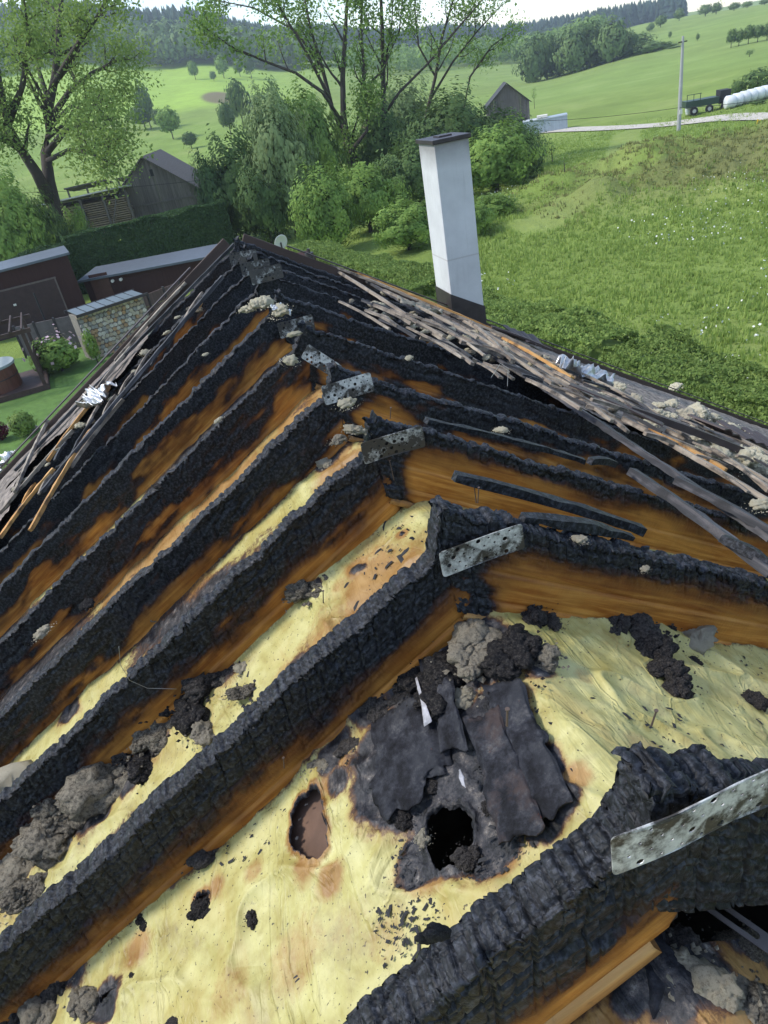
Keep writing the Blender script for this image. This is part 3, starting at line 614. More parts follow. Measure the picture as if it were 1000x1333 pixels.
membrane((yR[2])*S, (yR[3]-.03)*S, -2.6, 1.2, .014, .36, .32, 15, base=.16,
    soot=[(430, 600, .07, .8), (465, 560, .05, .8), (240, 760, .06, .7), (110, 850, .06, .8), (90, 930, .08, .8), (160, 830, .04, .8)], scorch=[(440, 590, .12, .8), (460, 550, .1, .9), (300, 700, .08, .5)], wr=.02, sag=.02)
for i in range(3, 9):
    membrane((yR[i])*S, (yR[i+1]-.02)*S, -3., 2.4, .03, .335+dropL[i]*.5, .34, 20+i, base=(.30, .42, .55, .6, .6, .6)[i-3], soot=[(430-20*i, 480, .5, .7)], scorch=[(400, 500, 1., .5)], wr=.02, sag=.0)
membrane(YN+.35, (yR[0]-.04)*S, -.6, 2.2, .012, .53, .47, 33, soot=[(880, 1250, .10, 1), (960, 1180, .14, .9), (860, 1180, .12, .8), (820, 1290, .05, .9)], scorch=[(900, 1200, .5, .9), (780, 1300, .3, .7)], wr=.02, sag=.02)
# brown ceiling board seen through the torn membrane
M_BRBOARD = m_simple('singed_brown_board', (.125, .072, .048), .85, .35, 6, .15, .003)
c = on_mem(402, 1078, *DAB); Mx = frame(-1, c[1], 0); Mx.translation = Vector((c[0], c[1], c[2]-.075))
MB().quadbox((0, 0, 0), (1, 0, 0), (0, 1, 0), (0, 0, 1), .42, .40, .018).build('ceiling_board', M_BRBOARD, house, mw=Mx)
for px_, py_, q_ in ((262, 1165, .1), (139, 1290, .12), (523, 690, .05)):
    c = on_mem(px_, py_, *(DAB if py_ > 900 else (.4, .3))); Mx = frame(-1, c[1], 0); Mx.translation = Vector((c[0], c[1], c[2]-.06))
    MB().quadbox((0, 0, 0), (1, 0, 0), (0, 1, 0), (0, 0, 1), q_*1.6, q_*1.6, .012).build('ceiling_board', M_BRBOARD, house, mw=Mx)

# ---- charred panels lying in the burn beside the hole
def m_sheet(name, tint):
    t = NT(name); n = t.noise(11, 8, .75); f = t.noise(48, 6, .8)
    c = t.ramp(n, [(.36, (.005, .005, .006)), (.47, (.017, .017, .021)), (.55, (.036, .037, .044)), (.66, (.10, .095, .095))])
    c = t.mix(t.ramp(t.noise(6, 6, .7), [(.5, 0.), (.62, .8)]), c, tint); c = t.mix(t.ramp(f, [(.66, 0.), (.74, .6)]), c, (.30, .28, .27)); c = t.mix(t.ramp(t.noise(17, 5, .7, t.vec((1.3, .8, 1))), [(.68, 0.), (.72, .8)]), c, (.20, .06, .03))
    return t.out(c, t.ramp(n, [(.3, .6), (.7, .9)]), t.bump(f, .7, .006, t.bump(n, .7, .012)), 0, .16)
M_CHARPANEL = m_sheet('charred_sheet', (.03, .031, .036))
def sheet_between(name, poly, dl, dr, mat, lift=.012, thick=.006, seed=0, sub=34, parent=None, wob=.006, jagk=1.0):
    """a bent sheet whose four corners sit on the membrane at the given photo points"""
    c = [on_mem(*p, dl, dr) for p in poly]; n = sub; V = []
    for i in range(n+1):
        for j in range(n+1):
            u, v = i/n, j/n; p = (c[0]*(1-u)+c[1]*u)*(1-v)+(c[3]*(1-u)+c[2]*u)*v; V.append(p)
    V = np.array(V); nn = fbm(V*6, 3, seed); e = vn(V*17, seed+2)
    V[:, 2] = np.maximum(V[:, 2], mem_z(V[:, 0], V[:, 1], dl, dr)-.02)+lift+wob*nn*2
    uu = np.repeat(np.arange(n+1), n+1)/n; vv = np.tile(np.arange(n+1), n+1)/n; edge_ = np.maximum(np.abs(uu-.5), np.abs(vv-.5))*2; ctr = V[:, :2].mean(0)
    span = min(1.0, float(np.ptp(V[:, 0]))/.25); jag = (fbm(V*22, 3, seed+5)*.045+fbm(V*7, 2, seed+6)*.05)*span*jagk; V[:, :2] += (V[:, :2]-ctr)/np.linalg.norm(V[:, :2]-ctr+1e-6, axis=1)[:, None]*(jag*sst(edge_, .5, 1))[:, None]
    V[:, 2] -= .02*span*sst(edge_, .7, 1); V[:, 2] += fbm(V*16, 4, seed+8)*wob*1.6
    top = V; bot = V-np.array([0, 0, thick]); m_ = n+1
    Fc = []
    for i in range(n):
        for j in range(n):
            a = i*m_+j; Fc.append((a, a+m_, a+m_+1, a+1)); b = a+m_*m_; Fc.append((b, b+1, b+m_+1, b+m_))
    N = m_*m_
    for i in range(n):
        for a, b in ((i, i+1), (n*m_+i+1, n*m_+i), ((i+1)*m_, i*m_), (i*m_+n, (i+1)*m_+n)): Fc.append((a, b, b+N, a+N))
    me = mesh_np(name, np.concatenate([top, bot]), np.array(Fc), True, mat)
    return obj(name, me, parent, mw=Matrix.Identity(4) if parent else None)
def free(name, poly, dl, dr, mat, label, cat, group=None, **k):
    o = sheet_between(name, poly, dl, dr, mat, **k); c = np.mean([on_mem(*p, dl, dr) for p in poly], 0)
    me = o.data; me.transform(Matrix.Translation(-Vector(c))); o.matrix_basis = Matrix.Translation(Vector(c)); PM[o.name] = o.matrix_basis.copy(); return tag(o, label, cat, group)
free('charred_sheet', [(625, 893), (678, 885), (748, 1050), (700, 1075)], *DAB, M_CHARPANEL, 'smooth dark grey charred sheet bordering the pale yellow membrane, right of the burn hole', 'sheet', seed=3, lift=.03)
M_RUSTSHEET = m_sheet('scorched_rusty_sheet', (.055, .038, .034))
free('charred_sheet', [(606, 945), (650, 920), (712, 1085), (650, 1100)], *DAB, M_RUSTSHEET, 'rust-spotted charred sheet immediately right of the burn hole', 'sheet', seed=5, lift=.035)
free('charred_sheet', [(470, 940), (545, 900), (585, 1010), (500, 1070)], *DAB, M_CHARPANEL, 'flaking black sheet with white ash, left of and above the burn hole', 'sheet', seed=7, lift=.03, wob=.012)
free('charred_sheet', [(548, 870), (590, 890), (612, 985), (575, 985)], *DAB, M_CHARPANEL, 'narrow charred strip pointing down at the burn hole', 'sheet', seed=8, lift=.045, wob=.012)
M_ASHFOIL = m_simple('white_ash_foil', (.34, .33, .35), .6, .6, 30, .6, .004)
for poly, lb in (([(543, 897), (546, 895), (566, 955), (555, 962)], 'pale ash streak peeling off the black sheet above the burn hole'), ([(600, 1020), (602, 1018), (609, 1042), (604, 1038)], 'small pale foil curl at the upper right rim of the burn hole')):
    free('ash_flake', poly, *DAB, M_ASHFOIL, lb, 'ash flake', 'white ash flakes round the burn hole', lift=.062, sub=9, wob=.004, thick=.0015, jagk=4.0)
# ================================================================== verge, chimney, battens, rubble on the roof
M_TILE = m_simple('dark_brown_roof_tile', (.060, .042, .042), .6, .25, 6, .3, .006)
M_VERGE = m_simple('brown_verge_board', (.085, .055, .045), .7, .35, 6, .3, .006, (.1, 1, 1))
M_RUBBLE = m_simple('sooty_underlay', (.20, .165, .14), .9, .75, 14, .9, .02)
# outer roof skin that survived beside the far gable: sheet on the rafters, verge boards
def skin(side, x0, x1, y0, y1, seed, rs=.03, mat=M_RUBBLE, z=.015):
    L0, L1 = (x0-RX)*side*S/CP, (x1-RX)*side*S/CP
    s_ = np.arange(L0, L1, rs); yy = np.arange(y0*S, y1*S, rs); A, B = np.meshgrid(s_, yy, indexing='ij'); a = A.ravel(); b = B.ravel()
    P = np.stack([a, b, a*0+seed], 1); wv = np.clip(fbm(P*1.2, 3, seed), -.5, .5)
    keep = (fbm(P*1.6, 3, seed+4)+.9*sst(b, y0*S, y0*S+.6)+.9*sst(a, L0, L0+.5)) > .9
    V = np.stack([a, b-y0*S, z+.03*wv+.012*fbm(P*9, 3, seed+2)], 1); V[:, 1] *= side
    n, m_ = A.shape; i, j = np.meshgrid(np.arange(n-1), np.arange(m_-1), indexing='ij'); q = i*m_+j
    Fc = np.stack([q, q+m_, q+m_+1, q+1], -1).reshape(-1, 4); Fc = Fc[keep[Fc].all(1)]
    if side < 0: Fc = Fc[:, ::-1]
    return obj('roof_underlay', mesh_np('roof_underlay', V, Fc, True, mat), house, mw=frame(side, y0*S, 0))
skin(1, 1.95, 7.2, 3.7, 6.86, 61); skin(-1, -.5, -6.2, 6.1, 6.86, 63); skin(-1, -1.9, -6.2, 5.2, 6.3, 64)
for side in (1, -1):
    V = MB(); V.quadbox((HALF/CP/2+.1, 0, .01), (1, 0, 0), (0, 1, 0), (0, 0, 1), HALF/CP, .03, .11)
    o = V.build('verge_board', M_VERGE, house, mw=frame(side, 6.9*S, 0)); bevel(o)
    MB().quadbox((HALF/CP/2+.3, .03 if side > 0 else -.03, .10), (1, 0, 0), (0, 1, 0), (0, 0, 1), HALF/CP-.6, .06, .012).build('verge_trim', M_TILE, house, mw=frame(side, 6.9*S, 0))

# chimney
def m_chim():
    t = NT('grey_white_render'); n = t.noise(2.2, 6, .65); f = t.noise(40, 4, .6)
    c = t.ramp(n, [(.3, (.50, .50, .50)), (.7, (.62, .62, .62))])
    z = t.n.new('ShaderNodeSeparateXYZ'); t.l.new(t.tc.outputs['Object'], z.inputs[0])
    top = t.ramp(t.math('ADD', z.outputs[2], t.math('MULTIPLY', t.math('SUBTRACT', n, .5), .5)), [(.70, 0.), (.98, .75)])
    c = t.mix(top, c, (.17, .16, .155)); st = t.ramp(t.noise(3, 5, .6, t.vec((6, 6, .4))), [(.55, 0.), (.8, .3)]); c = t.mix(st, c, (.26, .25, .24))
    seam = t.math('ABSOLUTE', t.math('SUBTRACT', z.outputs[2], -.28)); c = t.mix(t.ramp(seam, [(.004, .5), (.012, 0.)]), c, (.36, .33, .31))
    return t.out(c, .85, t.bump(f, .15, .004), 0, .2)
M_CHIM = m_chim()
cx0, cx1, cy0, cy1 = 2.40*S, 2.735*S, 6.78*S, 7.22*S; ctop = CZ-.60*S; cb = CZ-3.0*S
cc_ = ((cx0+cx1)/2, (cy0+cy1)/2, (ctop+CZ-2.2*S)/2)
ch = bevel(MB().quadbox((0, 0, (cb-ctop)/2+ctop-cc_[2]), (1, 0, 0), (0, 1, 0), (0, 0, 1), cx1-cx0, cy1-cy0, ctop-cb).build('chimney', M_CHIM, house, mw=Matrix.Translation(cc_)), .008, 2)
ch['label'] = 'tall whitish rendered chimney'
M_CAP = m_simple('dark_sheet_metal', (.055, .045, .048), .5, .3, 6, .2, .003, metal=.3)
bevel(MB().quadbox((0, 0, 0), (1, 0, 0), (0, 1, 0), (0, 0, 1), cx1-cx0+.05, cy1-cy0+.05, .045).quadbox((0, 0, .03), (1, 0, 0), (0, 1, 0), (0, 0, 1), .16, .2, .02).build('chimney_cap', M_CAP, ch, mw=Matrix.Translation((cc_[0], cc_[1], ctop+.02))))
zb = plane(1)(cx0); fl = MB(); e = .012
for (x0, y0, x1, y1) in ((cx0, cy0, cx1, cy0), (cx0, cy0, cx0, cy1), (cx1, cy0, cx1, cy1)):
    z0, z1 = plane(1)(x0), plane(1)(x1); n0 = len(fl.v); ox = -e if x0 == x1 == cx0 else (e if x0 == x1 else 0); oy = -e if y0 == y1 else 0
    for (x, y, z) in ((x0, y0, z0), (x1, y1, z1)):
        dx = (-1 if x == cx0 else 1)*e; fl.v += [np.array([x+dx, y-e if y == cy0 else y, z-.15]), np.array([x+dx, y-e if y == cy0 else y, z+.30])]
    fl.f.append((n0, n0+2, n0+3, n0+1))
fl.quadbox((cx0-.05, cy0-.08, plane(1)(cx0-.05)+.01), (CP, 0, -SP), (0, 1, 0), (SP, 0, CP), .12, .18, .01)
fl.quadbox(((cx0+cx1)/2, cy0-.08, plane(1)((cx0+cx1)/2)+.03), (CP, 0, -SP), (0, 1, 0), (SP, 0, CP), .75, .16, .012)
fl.build('flashing', M_CAP, ch, mw=Matrix.Identity(4))

# battens, charred or pale: (photo end points, side, height above the rafters, width, thickness, material)
def on_roof_z(px, py, side, lift):    # on a plane lifted along z
    return on_roof(px, py, side, -lift/S)
def batten(p0, p1, side, lift, w, h, mat, name='batten', parent=house, ext=0.0, seed=0, rough=.004):
    a = on_roof_z(*p0, side, lift); b = on_roof_z(*p1, side, lift); d = b-a; L = float(np.linalg.norm(d)); d /= L; a = a-d*0; b = b+d*ext; L += ext
    up = np.array([side*SP, 0, CP]); y = np.cross(up, d); y /= np.linalg.norm(y); z = np.cross(d, y)
    n = max(int(L/.07), 5); rough = rough*.45; r = np.random.default_rng(seed+int(p0[0])); V = []
    for i in range(n+1):
        s_ = L*i/n; k = 1.0 if rough < .0026 else (.55+.45*min(1, min(i, n-i)/3+.2)); q = r.normal(size=8)*rough
        bow = .012*math.sin(math.pi*i/n)
        V += [(s_, (-w/2+q[0])*k, -h/2*k+q[1]+bow), (s_, (w/2+q[2])*k, -h/2*k+q[3]+bow), (s_, (w/2+q[4])*k, h/2*k+q[5]+bow), (s_, (-w/2+q[6])*k, h/2*k+q[7]+bow)]
    Fc = [(i*4+k, i*4+(k+1) % 4, (i+1)*4+(k+1) % 4, (i+1)*4+k) for i in range(n) for k in range(4)] + [(0, 3, 2, 1), (n*4, n*4+1, n*4+2, n*4+3)]
    me = bpy.data.meshes.new(name); me.from_pydata(V, [], [f[::-1] for f in Fc]); me.materials.append(mat)
    if mat is M_BURNT: fattr(me, 'wood', np.zeros(len(V)))
    M = Matrix.Identity(4)
    for i in range(3): M[i][0] = d[i]; M[i][1] = y[i]; M[i][2] = z[i]; M[i][3] = a[i]
    return obj(name, me, parent, mw=M)
def loose(p0, p1, side, lift, w, h, mat, label, group=None, cat='batten', name='loose_batten', **k):
    return tag(batten(p0, p1, side, lift, w, h, mat, name, None, **k), label, cat, group)
for k, (p0, p1, mt, w, h) in enumerate([
    ((565, 412), (1005, 702), M_CHARBAT, .048, .04), ((822, 614), (1006, 748), M_CHARBAT, .05, .045), ((880, 625), (1008, 696), M_CHARBAT, .05, .045),
    ((438, 352), (618, 470), M_OLDWOOD, .045, .03), ((470, 362), (700, 500), M_CHARBAT, .04, .03), ((580, 404), (760, 512), M_OLDWOOD, .05, .03),
    ((640, 432), (800, 520), M_OLDWOOD, .045, .03), ((700, 462), (868, 548), M_CHARBAT, .05, .035), ((812, 545), (1006, 656), M_OLDWOOD, .05, .035),
    ((868, 560), (1006, 630), M_OLDWOOD, .05, .035), ((760, 500), (1006, 610), M_CHARBAT, .05, .03), ((900, 545), (1006, 592), M_OLDWOOD, .05, .03)]):
    batten(p0, p1, 1, .03+.012*(k % 3), w, h, mt, seed=k, rough=.0045 if mt is M_CHARBAT else .002)
for k, (p0, p1) in enumerate([((430, 345), (560, 398)), ((455, 352), (640, 428)), ((500, 378), (622, 440)), ((560, 398), (690, 452)), ((600, 425), (720, 500)), ((655, 440), (745, 492)), ((665, 470), (775, 520)),
                              ((720, 470), (835, 525)), ((770, 520), (862, 552)), ((845, 560), (945, 612)), ((930, 585), (1003, 640)), ((612, 418), (668, 470))]):
    batten(p0, p1, 1, .075+.02*(k % 3), .045, .028, (M_OLDWOOD, M_LIGHTWOOD, M_OLDWOOD, M_OLDWOOD)[k % 4], seed=20+k)
for k, (p0, p1, mt) in enumerate([((0, 668), (95, 560), M_OLDWOOD), ((0, 700), (70, 610), M_LIGHTWOOD), ((20, 640), (62, 548), M_OLDWOOD), ((62, 600), (132, 508), M_LIGHTWOOD), ((40, 690), (118, 560), M_LIGHTWOOD),
                                  ((110, 530), (170, 452), M_OLDWOOD), ((150, 470), (242, 368), M_OLDWOOD), ((20, 612), (305, 318), M_CHARBAT), ((55, 640), (290, 360), M_CHARBAT), ((92, 608), (160, 520), M_OLDWOOD)]):
    batten(p0, p1, -1, .04+.02*(k % 3), .045, .03, mt, seed=50+k)
loose((592, 620), (836, 690), 1, .045, .045, .035, M_BURNT, 'long charred batten lying loose across two rafters, right of centre', seed=3, rough=.0045)
loose((940, 700), (1010, 742), 1, .06, .06, .05, M_BURNT, 'ribbed charred timber stub at the right edge, end of the charred battens', seed=4, rough=.006)
loose((680, 672), (822, 700), 1, .035, .055, .035, M_BURNT, 'short charred stick lying on the rafter behind the big nail plate', seed=5, rough=.008)
loose((555, 548), (760, 600), 1, .02, .04, .025, M_BURNT, 'thin charred strip on top of the rafter with the browned nail plate', seed=6, rough=.005)
loose((768, 600), (800, 604), 1, .07, .035, .035, M_BURNT, 'tiny charred stub sticking up on the right slope', seed=7, rough=.004)
# dark ribbed strip and roof tiles
def tile_me(L=.42, W=.33, nr=6, flat=False):
    V = []; n = 36
    for i in range(n+1):
        x = W*(i/n-.5); z = .022*abs(math.sin(math.pi*i/n*2))**1.5 if not flat else .006*(math.sin(i*2) > 0)
        for j in (0, 1): V += [(x, L*(j-.5), z+.012*j), (x, L*(j-.5), z-.014+.012*j)]
    Fc = []
    for i in range(n):
        a = i*4; b = a+4; Fc += [(a, b, b+2, a+2), (a+1, a+3, b+3, b+1), (a, a+1, b+1, b), (a+2, b+2, b+3, a+3)]
    Fc += [(0, 2, 3, 1), (n*4, n*4+1, n*4+3, n*4+2)]
    me = bpy.data.meshes.new('roof_tile'); me.from_pydata(V, [], Fc); me.materials.append(M_TILE); return me
TM = tile_me(); TF = tile_me(.5, .24, flat=True)
def lying(name, me, px, py, side, lift, rot, label, cat, group=None, tilt=(0, 0), sc=1.0):
    p = on_roof_z(px, py, side, lift); M = frame(side, 0, 0); M.translation = Vector(p)
    M = M @ Matrix.Rotation(math.radians(rot), 4, 'Z') @ Matrix.Rotation(math.radians(tilt[0]), 4, 'X') @ Matrix.Rotation(math.radians(tilt[1]), 4, 'Y') @ Matrix.Scale(sc, 4)
    return tag(obj(name, me, mw=M), label, cat, group)
for k, (px, py, rot, tl, lb) in enumerate([(672, 434, 6, (4, 3), 'dark roof tile on the verge nearest the chimney'), (692, 442, -4, (8, -3), 'dark roof tile on the verge, second from the chimney'),
    (965, 565, 3, (2, 2), 'brown roof tile on the far right verge, left of two'), (994, 574, -2, (5, 0), 'brown roof tile at the right edge of the picture'), (930, 556, 12, (-6, 8), 'tilted dark tile half buried in pale wool, right verge')]):
    lying('roof_tile', TM, px, py, 1, .10, rot, lb, 'roof tile', None, tl, .85 if k < 2 else 1.15)
def strip(p0, p1, label, w=.11, h=.05):
    o = loose(p0, p1, 1, .13, w, h, M_TILE, label, cat='roof trim', name='metal_trim', rough=.0012); return o
strip((742, 500), (862, 552), 'flattened dark ribbed metal trim lying across the rubble', .22, .012)
strip((818, 532), (975, 590), 'long dark channel trim lying on the rubble above the battens', .09, .06)
strip((640, 425), (720, 456), 'dark metal trim running down the verge from the chimney foot', .08, .02)

# ---- wool clumps: lumpy meshes with fibres, shared between alike lumps
def clump_me(seed, mat, rough=1.0, fib=1100):
    r = np.random.default_rng(seed); VB = []; FB = []; b0 = 0
    nb = 34 if fib > 100 else 5
    for q in range(nb):                  # matted lumps grown together
        nu, nv = 18, 11; u = np.linspace(0, 2*math.pi, nu, endpoint=False); v = np.linspace(.02, math.pi-.02, nv); U, W = np.meshgrid(u, v, indexing='ij')
        d = np.stack([np.cos(U)*np.sin(W), np.sin(U)*np.sin(W), np.cos(W)], -1).reshape(-1, 3)
        rr_ = r.uniform(.16, .40) if q > 3 else r.uniform(.4, .6); a_ = r.uniform(0, 6.28); R_ = (1.02-rr_*.6)*r.random()**.6; c_ = np.array([math.cos(a_)*R_*1.15, math.sin(a_)*R_*.85, r.uniform(-.2, .32)*(1-.5*R_)])
        rad = rr_*(1+rough*(.75*fbm(d*1.6+seed+q*3.7, 3, seed+q)+.45*fbm(d*5+q, 3, seed+q+1)))
        VB.append(d*np.clip(rad, .05, 1)[:, None]*np.array([1.15, 1, .8])+c_); a, b = np.meshgrid(np.arange(nu), np.arange(nv-1), indexing='ij'); a2 = (a+1) % nu
        FB.append(np.stack([a*nv+b, a2*nv+b, a2*nv+b+1, a*nv+b+1], -1).reshape(-1, 4)[:, ::-1]+b0); b0 += nu*nv
    V = np.concatenate(VB); Fc = np.concatenate(FB)
    i = r.integers(0, len(V), fib); C = V[i]; dn = C/np.maximum(np.linalg.norm(C, axis=1), .05)[:, None]; LQ, LF = leaf_quads(C, .03, seed, .16, outward=dn*.6)
    VV = [V, LQ]; FF = [Fc, LF+len(V)]; b_ = len(V)+len(LQ)
    if fib > 100:
        for q in range(46):              # crumbs shed round the foot of the lump
            a_ = r.uniform(0, 6.28); R_ = r.uniform(.9, 2.0)**1.0; sz = r.uniform(.04, .17)*(2.3-R_)/1.3; c_ = np.array([math.cos(a_)*R_*1.1, math.sin(a_)*R_*.85, -.22])
            o_ = np.array([(1, 0, 0), (0, 1, 0), (-1, 0, 0), (0, -1, 0), (0, 0, 1), (0, 0, -1)])*sz*(.6+.8*r.random((6, 1)))+c_; VV.append(o_)
            FF.append(np.array([(0, 1, 4, 4), (1, 2, 4, 4), (2, 3, 4, 4), (3, 0, 4, 4)])+b_); b_ += 6
    Va = np.concatenate(VV); Fa = [tuple(dict.fromkeys(f)) for f in np.concatenate(FF).tolist()]
    me = bpy.data.meshes.new('wool_clump'); me.from_pydata(Va.tolist(), [], Fa); me.materials.append(mat); me.polygons.foreach_set('use_smooth', np.ones(len(Fa), bool)); return me
CL = {k: [clump_me(100+i*7+j, m_, 1.0 if k != 'tile' else .6) for i in range(3)] for j, (k, m_) in enumerate([('g', M_WOOL_GREY), ('p', M_WOOL_PALE), ('d', M_WOOL_DARK), ('w', M_WOOL_WHITE)])}
def surf(kind, px, py):
    if kind == 'AB': return on_mem(px, py, *DAB)+np.array([0, 0, -.03])
    if kind == 'BC': return on_mem(px, py, .40, .30)+np.array([0, 0, -.02])
    if kind == 'CD': return on_mem(px, py, .36, .32)+np.array([0, 0, -.02])
    if kind == '0': return on_mem(px, py, .53, .47)+np.array([0, 0, -.02])
    return on_roof_z(px, py, 1 if kind == 'R' else -1, .02)
def clump(kind, px, py, rpx, mk, label, group=None, flat=.8, name='wool_clump', cat='insulation'):
    p = surf(kind, px, py); k = pxm(p); r = rpx*k*(1.45 if kind == 'BC' else (1.2 if kind == 'AB' else 1.0)); me = CL[mk][rnd.randrange(3)]
    M = Matrix.Translation(Vector(p)+Vector((0, 0, r*.25))) @ Matrix.Rotation(rnd.uniform(0, 6.28), 4, 'Z') @ Matrix.Rotation(rnd.uniform(-.4, .4), 4, 'X') @ Matrix.Diagonal((r, r, r*flat, 1))
    return tag(obj(name, me, mw=M), label, cat, group)
G1 = 'sooty wool clumps on the membranes'
